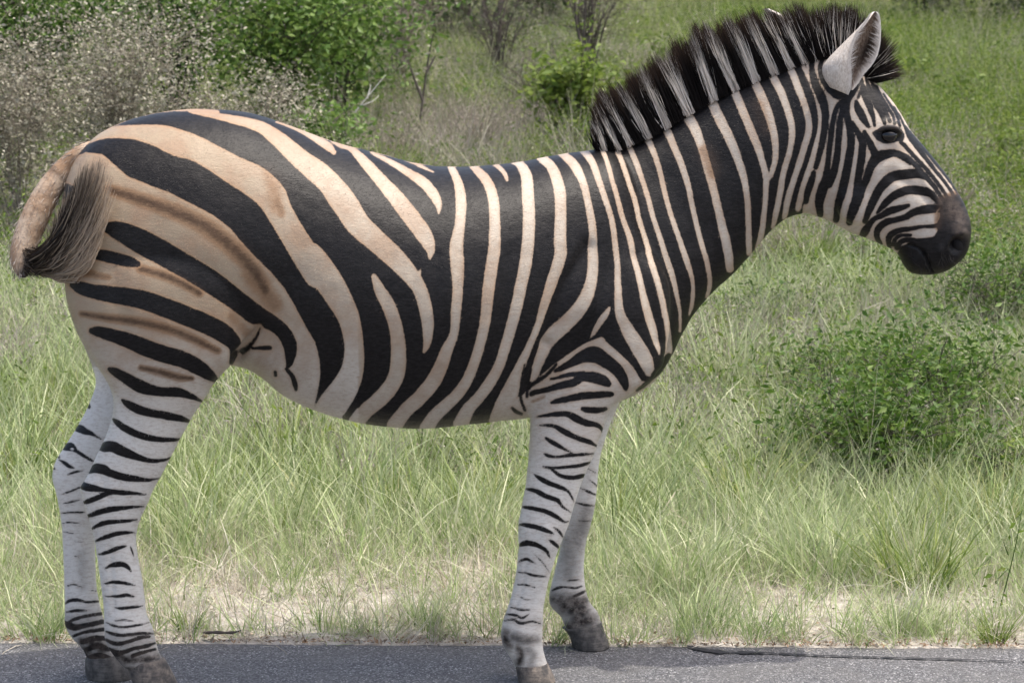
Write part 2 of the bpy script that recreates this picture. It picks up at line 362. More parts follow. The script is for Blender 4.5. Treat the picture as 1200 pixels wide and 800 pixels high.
BODY = [
 ('b', 'P', '90 183  100 178 120 180 131 189 150 206 177 217 200 226 225 239 250 252 270 267 286 285 300 300 318 318 334 338 348 362 360 384 370 400 375 420 376 435 374 452 369 473 374 520 500 540 560 520 580 490 596 470 612 462 625 452 638 436 655 422 680 408 703 397 716 410 730 424 742 436 752 446 760 446 770 440 785 430 800 420 850 380 930 300 950 250 952 215 957 190 962 165 963 140 957 115 948 95 940 60 900 60 690 150 400 100 210 100 150 125 108 160'),
 ('W', 'A+B+G', '235 195 8 262 180 12 300 160 15 350 147 20 430 147 26 500 160 38 555 180 45|80 200 42 140 232 43 200 268 47 260 300 52 312 345 50 342 400 43 400 497 43 460 590 46|435 0 45 482 62 46 522 125 42 555 190 36 572 270 32 570 345 36 550 400 42 510 460 46 485 500 44 470 540 44'),
 ('W', 'A', '300 158 2 340 134 4 400 106 5 450 92 5 520 80 5 600 78 6 680 84 8'),  # bright rim along the croup: a highlight painted as white coat
 ('W', 'B+C', '60 82 7 100 88 10 200 108 15 280 130 20 340 172 27 400 225 32 450 265 37 490 300 38|-3 217 42 20 250 42 55 302 40 110 352 37 170 407 34 212 455 29 243 500 24 262 560 23 270 620 20 268 670 14 258 700 6'),
 ('W', 'C', '225 490 12 238 465 11 246 446 6'),
 ('W', 'B', '330 115 4 400 140 8 450 165 12 490 190 15 510 210 9'),
 ('W', 'B+C', '500 176 4 530 190 8|30 65 11 75 110 18 125 165 22 175 220 26 225 285 28 262 340 26 278 380 16 276 408 6'),
 ('W', 'C', '90 76 4 115 88 8 160 110 11 210 140 14 255 170 18 285 205 18 303 240 13 304 268 5'),
 ('W', 'C', '195 101 3 225 110 6 255 124 7 288 139 4'),
 ('W', 'G+BE', '636 64 11 655 108 20|465 0 35 497 100 35 508 200 38 502 300 40 475 365 40 425 425 40 360 480 38 310 540 38'),
 ('W', 'C+BE', '335 118 9 346 132 13 366 180 16 373 235 19 369 305 18 358 370 23 361 435 23 362 505 18|776 0 27 767 120 23 735 198 30 706 275 35 668 350 38 605 425 37 540 485 36 490 550 38'),
 ('W', 'C+H+BE', '405 120 9 420 132 14 455 172 18 474 228 19 478 300 19 477 370 21|207 0 21 192 100 21|912 60 28 888 175 27 862 260 27 832 335 28 790 400 29 735 455 31 680 505 33 640 565 36'),
 ('W', 'C', '468 115 5 490 124 9 510 145 9 518 167 6'),
 ('W', 'C+H+BE', '530 106 9 556 114 15 578 150 20 583 215 21 586 290 21|312 0 21 295 90 20|1060 0 29 1030 120 28 1003 205 27 972 290 28 930 360 30 888 418 29 838 472 32 800 545 38'),
 ('W', 'D+H+BE', '75 82 9 92 95 15 125 125 18 148 190 20 152 265 20 150 350 21|417 0 21 392 80 20|1188 0 24 1160 90 20 1120 185 20 1080 275 27 1045 365 38 1012 445 48 985 530 55'),
 ('W', 'D', '145 78 9 165 88 14 197 120 17 222 170 14 237 230 13 249 295 14 255 365 15 252 440 18 235 505 20 203 565 23 162 615 24 120 662 22 92 720 17 68 790 12'),
 ('W', 'D', '212 68 9 228 76 13 252 110 13 272 165 12 292 225 11 312 290 11 322 360 11 329 430 11 331 510 13 335 575 16 355 620 21 385 670 25 415 720 25 430 760 18'),
 ('W', 'D', '278 60 6 284 72 9 300 115 9 315 170 9 332 230 10 347 285 10 367 340 11 382 400 12 397 455 13 410 515 14 425 575 17 443 630 16 458 685 10 460 708 4'),
 ('W', 'D', '318 50 8 325 62 10 345 110 10 365 170 10 385 230 10 400 295 10 419 355 10 435 420 11 455 480 11 470 540 11 483 605 10 490 655 10 490 700 13 475 745 12'),
 ('W', 'D', '352 35 9 360 48 10 385 100 11 405 155 10 425 215 10 440 275 10 460 335 10 480 400 11 500 460 11 514 520 9 525 580 7 525 635 6'),
 ('W', 'D', '405 5 10 417 22 13 440 70 11 460 125 10 475 185 10 490 245 10 509 305 10 530 365 11 548 420 11 564 480 8 563 545 8 555 583 6'),
 ('W', 'D', '460 -22 11 482 4 14 507 60 13 528 110 12 550 175 11 565 240 10 580 300 10 595 360 10 610 420 10 618 480 9 610 528 8'),
 ('W', 'E', '395 330 12 410 355 17 437 400 18 460 460 15 480 530 15 500 600 14 517 670 14 530 725 15 543 790 16 548 840 14'),
 ('W', 'E', '478 295 13 490 318 17 515 370 18 545 430 17 570 490 15 590 550 13 602 620 11 606 700 11 608 790 11'),
 ('W', 'E', '545 255 12 560 282 15 585 340 15 610 400 15 635 460 14 650 510 12 660 550 12 660 600 10 655 660 10 648 720 11 635 780 11'),
 ('W', 'E', '612 232 12 627 262 15 650 310 16 672 370 15 687 430 13 690 490 11 678 540 10 662 568 8'),
 ('W', 'E', '670 212 10 684 244 14 708 290 14 730 350 13 742 410 12 735 470 11 715 540 11 705 600 11 693 660 11 682 710 8'),
 ('W', 'E', '725 195 9 740 222 13 763 280 13 785 340 12 795 400 12 780 460 12 765 510 12 745 570 11 730 620 12 718 680 10'),
 ('W', 'HA', '0 62 7 12 84 13 40 140 14 70 220 15 86 300 15 85 370 16 65 450 17 45 520 17 20 590 16 0 660 18 -20 740 16'),
 ('w', 'HA', '82 240 92 290 88 360 72 440 50 520 28 600 8 680 -5 780 300 900 900 800 700 100 330 80 200 -60 60 -40 52 40 52 90 66 170'),
 # muzzle and head, black on pale
 ('B', 'HA', '50 35 8 46 85 11 64 160 17 92 220 19 108 285 16 107 340 14 98 410 13 82 480 12 64 545 9'),
 ('B', 'HA', '55 570 8 42 615 14 28 655 14 18 705 10'),
 ('B', 'HC', '205 355 4 185 372 8 170 400 11 168 450 13 192 510 18 230 560 22 280 598 22 330 590 17 375 560 12 410 510 10 420 480 6'),
 ('B', 'HA', '225 205 6 200 225 8 165 260 9 147 320 10 136 390 11 127 460 11 120 530 10 110 600 16 95 650 22 80 710 18 86 765 12'),
 ('B', 'HA', '190 240 4 184 280 8 178 330 12 172 400 13 165 480 13 150 560 16 120 620 22'),
 ('B', 'HA', '268 150 7 238 195 11 211 235 14 208 290 14 221 350 14 230 420 16 220 500 17 205 580 18 187 660 18 170 720 16 160 790 12'),
 ('B', 'HA', '236 335 6 262 383 12 282 430 15 278 500 16 267 570 15 257 640 14 258 690 22 240 740 20 222 800 12'),
 ('B', 'P', '62 228 6 72 224 9 84 226 8'), ('B', 'HA', '505 525 8 465 490 15 430 478 16 395 484 20 355 498 24 325 535 19 305 590 16 285 640 14 264 692 18'),
 ('B', 'HA', '292 378 6 315 425 13 334 465 15 352 495 20'),
 ('B', 'HA', '606 612 5 580 592 13 540 575 19 490 578 22 440 585 22 400 606 22 365 645 19 338 692 18 315 742 15 293 795 10'),
 ('B', 'HA', '640 712 9 604 670 15 560 655 19 500 652 18 450 668 18 410 694 16 380 724 12 352 757 5'),
 ('B', 'HB', '440 425 7 400 438 13 350 452 16 310 472 13 270 492 10 246 520 14 228 548 18 216 570 15'),
 ('B', 'HB', '600 440 16 565 440 20 520 445 20 470 458 16 430 480 14 380 495 12 330 507 15 295 535 15 284 575 12 303 612 8'),
 ('B', 'HB', '610 520 10 560 527 7 500 530 7 450 540 10 400 547 11 355 567 14 342 597 12 348 632 7'),
 ('B', 'HB', '450 572 6 400 573 7 374 592 8 366 622 6'),
 ('B', 'HB', '470 595 8 430 595 11 400 607 11 384 632 12'),
 ('b', 'HB', '604 395 640 382 676 372 712 400 740 440 756 480 760 600 740 660 700 710 620 760 560 775 500 775 415 752 394 700 388 660 405 628 440 612 478 590 530 586 570 578 586 550 582 520 598 480 600 440'),
 ('W', 'HB', '600 432 5 585 450 7 577 466 4'),
 ('B', 'HA', '470 482 6 500 505 9 535 540 12 575 585 11 615 630 10 645 675 8 660 700 8'),
 ('B', 'HA', '462 430 5 480 442 8 515 482 8 560 530 8 605 580 8 640 625 7 672 672 6 690 700 6'),
 ('B', 'HA', '482 352 5 505 398 12 535 445 10 570 490 9 615 548 7 660 602 6 695 652 6 715 690 6'),
 ('B', 'HA', '505 378 4 540 425 6 585 478 6 630 530 6 680 590 6 718 647 5 735 680 5'),
 ('B', 'HA', '500 345 4 540 400 5 590 465 6 650 530 6 700 588 6 735 650 4'),
 ('B', 'HA', '253 236 5.4 265 275 16.2 288 318 14.4 305 345 8.2 316 358 3.7'),
 ('B', 'HA', '283 160 8.2 298 210 16.2 318 265 13.5 334 315 8.2 340 350 4.5'),
 ('B', 'HA', '300 120 3.7 308 155 7.2 325 200 10.9 348 250 12.7 372 292 10.9 388 340 6.3'),
 ('B', 'HA', '318 128 3.7 338 175 8.2 362 230 9.9 390 280 9 412 332 5.4'),
 ('B', 'HA', '348 165 3.7 372 215 6.3 402 265 6.3 424 300 5.4 434 342 4.5'),
 ('B', 'HA', '382 200 2.7 412 250 4.5 442 298 5.4 458 350 5.4'),
 ('B', 'HA', '430 262 2.7 462 315 3.7 478 352 3.7'),
 ('B', 'HA', '270 120 5 283 145 5 275 185 5 262 220 4'),
 ('B', 'HA', '335 385 5 365 372 8 410 364 8 445 368 9 470 392 8 462 425 7'),
 ('B', 'HA', '338 388 6 365 402 18 400 402 30 440 400 22 462 405 10'), ('W', 'HB', '478 556 6 520 553 13 565 553 11'),
 # rump and hind leg, black on pale
 ('B', 'G', '-200 -90 14 -165 -80 26 -120 -60 33 -60 -28 37 0 6 38 70 46 37 140 90 36 210 140 33 270 186 29 320 216 23 352 243 22 372 282 21 372 325 12 367 345 5'),
 ('B', 'L', '230 90 10 255 100 18 290 110 20 360 122 25 440 135 27 520 162 28 590 190 28 650 215 28 700 243 27 732 275 20 733 305 13 722 332 5'),
 ('B', 'A', '270 523 6 300 527 14 350 538 17 400 550 16 430 560 9'),
 ('B', 'L', '288 233 8 310 236 15 350 247 18 420 272 24 500 302 25 570 322 24 620 347 22 655 372 15 676 388 6'),
 ('B', 'KA', '300 48 8 325 60 17 370 86 22 440 126 27 520 148 20 600 150 20 660 167 13 708 190 5'),
 ('B', 'KA', '355 186 6 380 203 16 430 228 20 500 246 18 570 258 18 620 268 14 658 281 6'),
 ('B', 'KA', '316 270 6 335 287 14 370 312 16 430 340 16 500 358 13 570 363 10 622 358 4'),
 ('B', 'KA', '258 402 10 275 395 22 310 392 25 350 410 24 420 438 16 480 455 11 540 452 7 582 437 2'),
 ('B', 'KA', '206 505 9 235 490 21 270 495 23 300 510 18 350 525 17 410 536 14 470 541 8 530 532 3'),
 ('B', 'KA', '176 555 8 195 570 17 235 580 15 270 587 9 300 592 11 350 597 12 400 600 9 460 605 3'),
 ('B', 'KA', '180 643 6 205 636 12 240 622 12 285 604 12 315 595 10'),
 ('B', 'KA', '200 703 7 225 695 11 255 684 13 310 671 13 380 666 9 450 660 4'),
 ('B', 'KB', '232 78 4 250 66 9 290 50 12 340 43 10 400 42 8 445 36 4'),
 ('B', 'KB', '246 136 4 270 126 9 300 115 11 350 100 11 400 97 8 438 98 3'),
 ('B', 'KB', '262 196 4 285 193 8 320 182 10 350 168 10 392 157 5'),
 ('B', 'KB', '292 263 3 315 252 9 345 244 13 375 243 12 400 258 9 415 277 3'),
 ('B', 'KB', '285 335 2 310 330 6 345 327 9 390 332 8 435 343 2'),
 ('B', 'KB', '290 392 2 330 394 6 360 392 8 395 387 9 437 397 2'),
 ('B', 'KB', '335 447 2 370 449 7 400 447 8 440 442 7 472 437 2'),
 ('B', 'KB', '335 509 2 380 503 6 425 509 2'),
 ('B', 'KB', '297 515 3 325 528 5 360 536 6 400 535 6 460 525 5 502 514 2'),
 ('B', 'KB', '297 558 4 330 568 8 370 574 8 420 570 8 480 565 7 520 568 3'),
 ('B', 'KB', '297 596 8 325 610 10 360 614 10 400 604 9 450 588 9 500 582 7'),
 ('B', 'KB', '306 648 18 345 660 15 390 650 11 430 636 9 480 628 10 526 612 5'),
 ('B', 'KB', '420 672 9 470 655 9 528 640 6'),
 ('B', 'KB', '413 160 3 424 188 4 430 208 2'),
 # flank fold: dark marks and crease shade painted as black strokes
 ('B', 'BA', '285 262 3 330 260 6 375 266 10 398 268 9'),
 ('B', 'BA', '440 405 8 442 425 8'), ('B', 'BA', '508 385 6 530 408 9 552 440 11 566 485 13 570 514 8'),
 ('B', 'BA', '330 155 2 312 205 4 270 270 4 225 312 6'),
 # shoulder and foreleg
 ('W', 'SA', '457 80 7 448 98 13 430 125 18 405 162 17 384 198 13 368 222 5'),
 ('W', 'SA', '418 238 22 380 248 17 340 264 16 280 302 16 230 335 16 180 375 16 130 425 14 95 470 12'),
 ('W', 'SA', '415 242 22 460 282 22 510 330 24 548 375 27 575 430 34'),
 ('B', 'SA', '200 374 5 235 358 12 275 340 17 330 312 26 385 300 36 435 328 30 485 365 26 515 405 22 530 440 16 534 462 7'),
 ('B', 'SA', '90 490 6 125 475 9 180 460 12 240 444 14 290 432 16 330 408 17 380 407 24 425 422 22 452 438 12'),
 ('B', 'SA', '178 412 3 215 407 6 260 398 8 310 390 7 340 385 4'),
 ('B', 'SA', '85 470 4 120 430 5 160 395 5 205 345 4'),  # from here to the armpit: crease shade painted as thin black lines
 ('B', 'SA', '95 380 3 88 410 5 75 470 5 70 500 4'),
 ('B', 'SA', '60 350 2 45 420 3 40 500 4 60 560 5'), ('B', 'SA', '0 550 4 20 568 6 45 578 4'),
 ('B', 'SA', '185 527 4 210 520 10 250 511 12 330 495 15 400 490 14 450 487 12 468 487 8'),
 ('B', 'SA', '330 555 8 355 560 12 400 562 12 440 556 6'),
 ('B', 'SA', '118 592 3 160 586 6 210 580 10 260 580 12 300 600 16 350 622 14 400 632 10 420 652 6 426 670 4'),
 ('B', 'SA', '130 632 2 160 632 5 200 638 8 240 660 13 300 690 12 360 710 11 398 730 4'),
 ('B', 'SA', '158 692 6 180 706 10 215 727 10 250 746 6 290 766 4'),
 ('B', 'SA', '152 765 4 170 774 9 205 781 7 260 775 7 320 770 8 384 764 4'),
 ('B', 'SA', '660 395 6 690 375 16 712 340 16 735 305 10'), ('B', 'SA', '585 470 3 610 452 6 640 425 7 668 400 7'),
 ('B', 'SB', '282 334 6 310 338 8 350 340 8 420 335 10 500 325 11 558 308 6'),
 ('B', 'SB', '325 347 5 350 362 9 385 386 12 450 398 14 505 388 13 524 382 8'),
 ('B', 'SB', '230 376 4 250 392 10 275 407 14 330 435 15 400 460 12 432 480 8 455 520 5 464 540 2'),
 ('B', 'SB', '180 464 5 210 468 11 245 477 14 300 505 15 365 528 13 395 565 9 445 600 3'),
 ('B', 'SB', '162 568 6 190 572 11 230 578 13 300 595 14 360 625 13 405 655 7 432 652 2'),
 ('B', 'SB', '135 677 4 160 672 9 200 677 14 260 690 14 310 708 12 345 725 4'),
 ('B', 'SB', '344 687 4 365 702 8 388 728 8 402 752 3'),
 ('B', 'SC', '180 45 5 195 34 13 230 27 16 285 43 13 328 68 10 350 108 4'),
 ('B', 'SC', '345 10 5 365 22 10 388 42 10 402 58 4'),
 ('B', 'SC', '175 134 3 195 122 7 220 118 8 250 130 6 275 142 2'), ('B', 'SC', '268 92 3 310 135 4 345 185 3'),
 ('B', 'SC', '172 188 3 220 195 6 270 208 8 330 213 4'), ('B', 'SC', '172 257 3 220 260 6 268 273 3'),
 ('B', 'SC', '170 318 2 215 338 4 245 340 2'), ('B', 'SC', '135 383 4 190 395 7 240 395 4'),
 ('B', 'SC', '105 420 4 160 425 7 200 440 7 235 418 3'), ('B', 'SC', '100 455 4 150 450 7 190 470 8 250 460 6 300 472 3'),
]
FAR = [   # what the inner sides of the far legs carry
 ('B', 'KA', '203 204 8 207 216 8'), ('B', 'KA', '140 312 8 165 312 18 190 325 15 215 333 10 245 350 5 265 362 3'),
 ('B', 'KA', '100 400 11 123 393 19 150 412 9 185 435 8 225 457 5'), ('W', 'KA', '130 402 5 134 404 5'),
 ('B', 'KA', '75 452 4 95 464 8 118 480 8 138 488 4'), ('B', 'KA', '66 428 5 74 440 6'), ('B', 'KA', '45 485 5 52 492 5'),
 ('B', 'KA', '112 517 4 150 505 6 184 499 2'), ('B', 'KA', '82 607 2 130 590 5 168 573 4'), ('B', 'KA', '92 646 2 130 638 5 165 630 3'),
 ('B', 'KA', '82 690 2 130 686 5 185 686 3'), ('B', 'KA', '88 735 2 130 730 4 175 737 2'),
 ('B', 'KB', '98 90 2 145 99 3'), ('B', 'KB', '148 135 2 190 141 2'), ('B', 'KB', '150 205 3 172 210 2'),
 ('B', 'KB', '118 343 4 150 338 4 182 351 3'), ('B', 'KB', '230 366 3 270 370 3'),
 ('B', 'KB', '105 428 4 125 414 8 160 410 8 210 420 6 275 415 5'), ('B', 'KB', '112 466 4 160 460 8 205 460 4'),
 ('B', 'KB', '120 515 6 150 500 8 200 486 8 275 474 8'), ('B', 'KB', '104 518 12 145 538 16 200 530 12 280 512 12'),
 ('B', 'KB', '145 578 6 200 560 8 285 548 10'), ('B', 'KB', '185 608 12 240 590 14 300 590 12'),
 ('B', 'KB', '210 640 12 260 625 14 310 640 12'), ('B', 'KB', '222 680 14 270 670 14 320 690 14'),
 ('B', 'SB', '502 458 4 550 480 8 595 500 5'), ('B', 'SB', '475 543 4 530 556 7 590 563 3'), ('B', 'SB', '552 408 3 580 430 5 605 453 3'),
 ('B', 'SB', '485 650 3 560 650 3'), ('B', 'SB', '520 330 3 590 370 4'),
 ('B', 'SC', '445 236 4 490 232 6 515 229 2'), ('B', 'SC', '365 288 5 400 273 8 440 270 6 490 275 7 525 266 4'),
 ('B', 'SC', '480 322 7 520 305 9 550 288 5'),
]
STR, STRF = chart(40), chart(40)
paint(STR, BODY); paint(STRF, FAR)

def blobs(lst):
    def f(p):
        o = np.zeros(len(p))
        for ch, s, k in lst:
            P = spline(cv(ch, s), 22)
            d = np.full(len(p), 9.)
            for x, y, r in P: d = np.minimum(d, np.hypot(p[:, 0] - x, p[:, 1] - y) / max(r, .5))
            o = np.maximum(o, min(k * 1.25, 1.0) * np.exp(-(d ** 2) * .75))
        return o
    return f
# brown shadow stripes between the black ones of the rump
brown_f = blobs([('P', '292 318 10 308 338 11 322 358 10', .5), ('P', '314 204 9 321 222 11 324 244 10', .36), ('HB', '596 398 12 640 378 13 685 362 12', .9), ('HB', '600 420 16 590 480 18 585 530 14', .75), ('A', '345 328 14 400 345 18 470 368 20 550 398 22 640 440 24 720 500 24 790 570 22 830 640 18', .95),
                 ('A', '440 575 12 500 592 13 560 615 13 620 648 12', 1.0), ('L', '255 180 8 350 195 12 440 207 14 520 225 14 600 256 13 680 295 10', .8),
                 ('L', '440 348 8 500 362 11 560 378 11 600 382 7', .9), ('E', '470 470 20 485 500 22 495 540 18', .55), ('E', '635 330 22 650 370 26 660 405 20', .35),
                 ('A', '235 572 10 290 590 12 340 600 8', .6), ('B', '330 360 16 345 400 14', .5), ('HB', '625 420 14 650 445 18 665 480 14', .6),
                 ('SA', '100 520 10 150 500 10', .4), ('L', '720 190 20 770 240 22', .35)])
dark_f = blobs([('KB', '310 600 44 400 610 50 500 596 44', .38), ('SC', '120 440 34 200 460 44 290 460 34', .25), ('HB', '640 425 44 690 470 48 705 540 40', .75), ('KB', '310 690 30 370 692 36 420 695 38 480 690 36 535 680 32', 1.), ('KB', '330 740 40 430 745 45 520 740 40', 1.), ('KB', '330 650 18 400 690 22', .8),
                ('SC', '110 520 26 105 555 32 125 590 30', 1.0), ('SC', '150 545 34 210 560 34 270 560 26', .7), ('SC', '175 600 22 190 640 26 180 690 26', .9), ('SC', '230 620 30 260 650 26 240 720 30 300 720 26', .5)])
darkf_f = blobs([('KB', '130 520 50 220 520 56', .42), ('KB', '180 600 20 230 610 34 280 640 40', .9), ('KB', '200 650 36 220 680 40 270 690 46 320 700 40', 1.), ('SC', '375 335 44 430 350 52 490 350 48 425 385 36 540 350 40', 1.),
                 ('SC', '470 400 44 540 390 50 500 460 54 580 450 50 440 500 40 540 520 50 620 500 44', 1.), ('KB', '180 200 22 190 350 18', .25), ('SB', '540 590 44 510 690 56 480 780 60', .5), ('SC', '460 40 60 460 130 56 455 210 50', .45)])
# ------------------------------------------------------------------ zebra: body surface
def yc(px): return np.clip(-.20 + (np.asarray(px, float) - 130) * (.19 / 540), -.24, .055)
YNF, YFF, YNH, YFH = -.165, .14, -.285, -.125      # where the four feet stand

def loft(st, Y, n=32, k=5, asym=0.0, power=1.0):
    """st rows Ax Ay Bx By halfwidth yoff; Y None -> centre line of the animal, else array of absolute depths in the last column"""
    S = spline(np.asarray(st, float), k)
    th = np.linspace(0, 2 * np.pi, n, endpoint=False)
    t = np.cos(th); sn = np.sin(th)
    m = (S[:, None, :2] + S[:, None, 2:4]) / 2; h = (S[:, None, :2] - S[:, None, 2:4]) / 2
    px = m + h * t[None, :, None]
    y0 = (yc(m[:, :, 0]) if Y is None else 0) + S[:, None, 5] + np.zeros((1, n))
    P = unproj(px[..., 0], px[..., 1], y0)
    P[..., 1] += S[:, None, 4] * (np.sign(sn) * np.abs(sn) ** power)[None] * (1 - asym * t)[None]
    N = len(S); V = P.reshape(-1, 3)
    I = np.arange(N * n).reshape(N, n); J = np.roll(I, -1, 1)
    q = np.stack([I[:-1], J[:-1], J[1:], I[1:]], -1).reshape(-1, 4)
    c0, c1 = V[:n].mean(0), V[-n:].mean(0)
    V = np.vstack([V, c0, c1]); a = N * n
    tr = np.vstack([np.stack([J[0], I[0], np.full(n, a)], -1), np.stack([I[-1], J[-1], np.full(n, a + 1)], -1)])
    return V, q, tr

trunk = [(77, 232, 77, 300, .05, 0), (80, 212, 79, 318, .10, 0), (87, 193, 86, 345, .15, 0), (100, 172, 102, 372, .19, 0), (122, 153, 125, 392, .222, 0), (160, 137.5, 160, 410, .248, 0), (210, 128.5, 210, 418, .262, 0),
         (262, 129, 262, 424, .268, 0), (300, 134.5, 300, 434, .272, 0), (340, 148, 340, 464, .285, 0), (390, 166.5, 390, 484, .300, 0), (440, 179.5, 440, 495, .312, 0),
         (500, 194.5, 500, 498.5, .316, 0), (550, 197, 550, 494, .306, 0), (600, 192, 600, 489, .285, 0), (640, 184, 640, 485, .262, 0), (680, 178, 680, 479, .238, 0),
         (720, 176, 716, 472, .21, 0), (748, 205, 745, 461, .175, 0), (768, 250, 769, 443, .14, 0), (785, 300, 786, 418, .10, 0), (795, 340, 796, 398, .05, 0)]
neck = [(640, 195, 745, 455, .20, 0), (690, 179, 790, 405, .165, 0), (722, 171.5, 811, 371, .14, 0), (760, 157, 836, 341, .122, 0), (804, 132, 861, 319, .112, 0), (845, 109.5, 884, 293, .106, 0),
        (885, 92, 902, 271, .102, 0), (922, 77.5, 921, 256, .10, 0), (950, 68, 940, 250, .098, 0), (975, 66, 962, 240, .08, 0), (990, 80, 980, 220, .05, 0)]
head = [(955, 72, 935, 236, .05, 0), (970, 66, 944, 249, .082, 0), (993, 71, 966, 256.5, .100, 0), (1014, 88, 985, 266, .110, 0), (1035, 105.5, 1004, 275, .111, 0), (1052, 128, 1021, 281.5, .106, 0),
        (1066, 151, 1036, 288, .094, 0), (1082, 170.5, 1046, 292.5, .081, 0), (1098, 190, 1053, 299, .072, 0), (1112, 208, 1058, 309, .068, 0), (1124, 228, 1066, 318.5, .069, 0),
        (1132, 243, 1083, 322, .068, 0), (1137.5, 264, 1105, 319, .058, 0), (1136, 285, 1122, 307, .036, 0), (1134, 293, 1129, 301, .012, 0)]
shoulder = [(700, 235, 735, 240, .03, -.13), (672, 275, 760, 290, .06, -.13), (655, 320, 783, 330, .085, -.135), (640, 370, 785, 385, .095, -.14), (628, 415, 777, 432, .094, -.145)]
nfore = [(640, 350, 760, 360, .06, -.13), (628, 415, 772, 432, .09, -.145), (622, 448, 742, 459, .088, -.155), (621, 485, 717, 478, .076, -.165), (620.5, 512, 705, 508, .068, -.172), (619, 535, 697, 530, .061, -.176),
         (616, 565, 684, 560, .053, -.178), (611, 594, 672, 596, .048, -.178), (607, 616, 666, 616, .048, -.176), (607, 635, 659, 633, .046, -.174), (606.5, 650, 653, 648, .041, -.172), (604, 672, 646, 670, .033, -.17),
         (600, 692, 641, 691, .029, -.168), (595, 710, 637.5, 711, .030, -.167), (588.5, 730, 636, 734, .037, -.166), (587, 746, 636, 750, .040, -.165), (590, 758, 637, 761, .038, -.165), (599, 772, 640, 772, .036, -.165), (604, 784, 643, 782, .036, -.165)]
ffore = [(640, 380, 760, 380, .06, .12), (640, 440, 735, 450, .08, .14), (650, 500, 714, 500, .06, .145), (655, 545, 702.5, 540, .05, .145), (656, 575, 700, 570, .046, .145), (656, 595, 697.5, 592, .045, .143), (657, 615, 693, 613, .041, .142),
         (656, 640, 687, 636, .034, .141), (651.5, 662, 685, 655, .029, .14), (647, 680, 685, 676, .03, .14), (643, 697, 687, 692, .037, .14), (645, 710, 692, 706, .036, .14), (657, 722, 701, 717, .033, .14), (663, 738, 705, 730, .036, .14), (668, 748, 708, 742, .036, .14)]
nhind = [(86, 235, 255, 240, .05, -.30), (78, 290, 290, 310, .115, -.325), (77, 335, 298, 365, .128, -.335), (83, 368, 285, 410, .125, -.34), (100, 405, 262, 437, .112, -.338), (117, 432, 249, 452, .098, -.333), (131, 458, 241, 466, .086, -.328),
         (132, 485, 228, 485, .074, -.322), (122, 514, 212.5, 512, .064, -.316), (108, 544, 196, 544, .057, -.31), (98, 566, 182, 570, .053, -.305), (96.5, 578, 176.5, 581, .051, -.303), (98.5, 591, 171.5, 594, .048, -.30), (104, 608, 165, 610, .043, -.298), (110.5, 632, 161, 631, .037, -.294),
         (115, 662, 164.5, 660, .033, -.29), (119, 692, 169, 692, .033, -.288), (121.5, 715, 172, 717, .036, -.286), (122, 736, 179, 736, .042, -.285), (124, 752, 183, 752, .043, -.285), (134, 768, 187, 765, .038, -.285), (146, 782, 193, 776, .038, -.285)]
fhind = [(82, 280, 270, 290, .08, -.07), (75, 330, 285, 350, .11, -.065), (86, 378, 260, 410, .105, -.068), (101, 411, 240, 435, .09, -.072), (112.5, 445, 218, 462, .075, -.08), (104.5, 472, 196, 488, .067, -.09), (91.5, 497, 176, 512, .06, -.10),
         (76, 522, 157, 536, .055, -.108), (64, 542, 140, 556, .052, -.112), (61, 560, 128, 572, .049, -.114), (65.5, 576, 121, 586, .045, -.116), (70, 596, 114, 602, .04, -.118), (73, 622, 111.5, 624, .035, -.12), (74.5, 660, 112, 660, .031, -.122),
         (75.5, 690, 114, 692, .031, -.124), (76, 715, 119, 716, .037, -.125), (76, 730, 124, 732, .041, -.125), (83, 744, 128, 744, .039, -.125), (96, 758, 133, 757, .034, -.125), (104, 774, 138, 770, .034, -.125)]

parts = [loft(trunk, None, 48, 5, .0, .9), loft(neck, None, 40, 5, .18), loft(head, None, 40, 5, .0, .9), loft(shoulder, 0), loft(nfore, 0), loft(ffore, 0), loft(nhind, 0), loft(fhind, 0)]
far_sh = [list(s[:5]) + [.12] for s in shoulder]
parts.append(loft(far_sh, 0))
# brow, cheek and nostril masses
def ball(px, py, y, rx, ry, rz, n=14):
    c = unproj(px, py, y)
    a, b = np.meshgrid(np.linspace(0, np.pi, n), np.linspace(0, 2 * np.pi, 2 * n, endpoint=False), indexing='ij')
    P = np.stack([rx * np.sin(a) * np.cos(b), ry * np.sin(a) * np.sin(b), rz * np.cos(a)], -1) + c
    m = 2 * n; V = P.reshape(-1, 3); I = np.arange(n * m).reshape(n, m); J = np.roll(I, -1, 1)
    return V, np.stack([I[:-1], J[:-1], J[1:], I[1:]], -1).reshape(-1, 4), np.zeros((0, 3), int)
yh = float(yc(1040))
for sg in (-1, 1):
    parts.append(ball(1042, 150, yh + sg * .078, .034, .028, .024))       # brow
    parts.append(ball(1005, 232, yh + sg * .070, .055, .040, .065))       # cheek
    parts.append(ball(1117, 272, yh + sg * .040, .034, .030, .045))       # nostril
Vs, Qs, Ts, off = [], [], [], 0
for V, q, t in parts:
    Vs.append(V); Qs.append(q + off); Ts.append(t + off); off += len(V)
raw = make_mesh('body_raw', np.vstack(Vs), [np.vstack(Qs), np.vstack(Ts)])
ro = bpy.data.objects.new('body_raw', raw); COL.objects.link(ro)
md = ro.modifiers.new('r', 'REMESH'); md.mode = 'VOXEL'; md.voxel_size = 0.0045; md.adaptivity = 0
bpy.context.view_layer.update()
ev = ro.evaluated_get(bpy.context.evaluated_depsgraph_get()); em = ev.to_mesh()
nv = len(em.vertices); BV = np.empty(nv * 3, np.float32); em.vertices.foreach_get('co', BV); BV = BV.reshape(-1, 3).astype(float)
npg = len(em.polygons); lt = np.empty(npg, np.int32); em.polygons.foreach_get('loop_total', lt)
li = np.empty(len(em.loops), np.int32); em.loops.foreach_get('vertex_index', li)
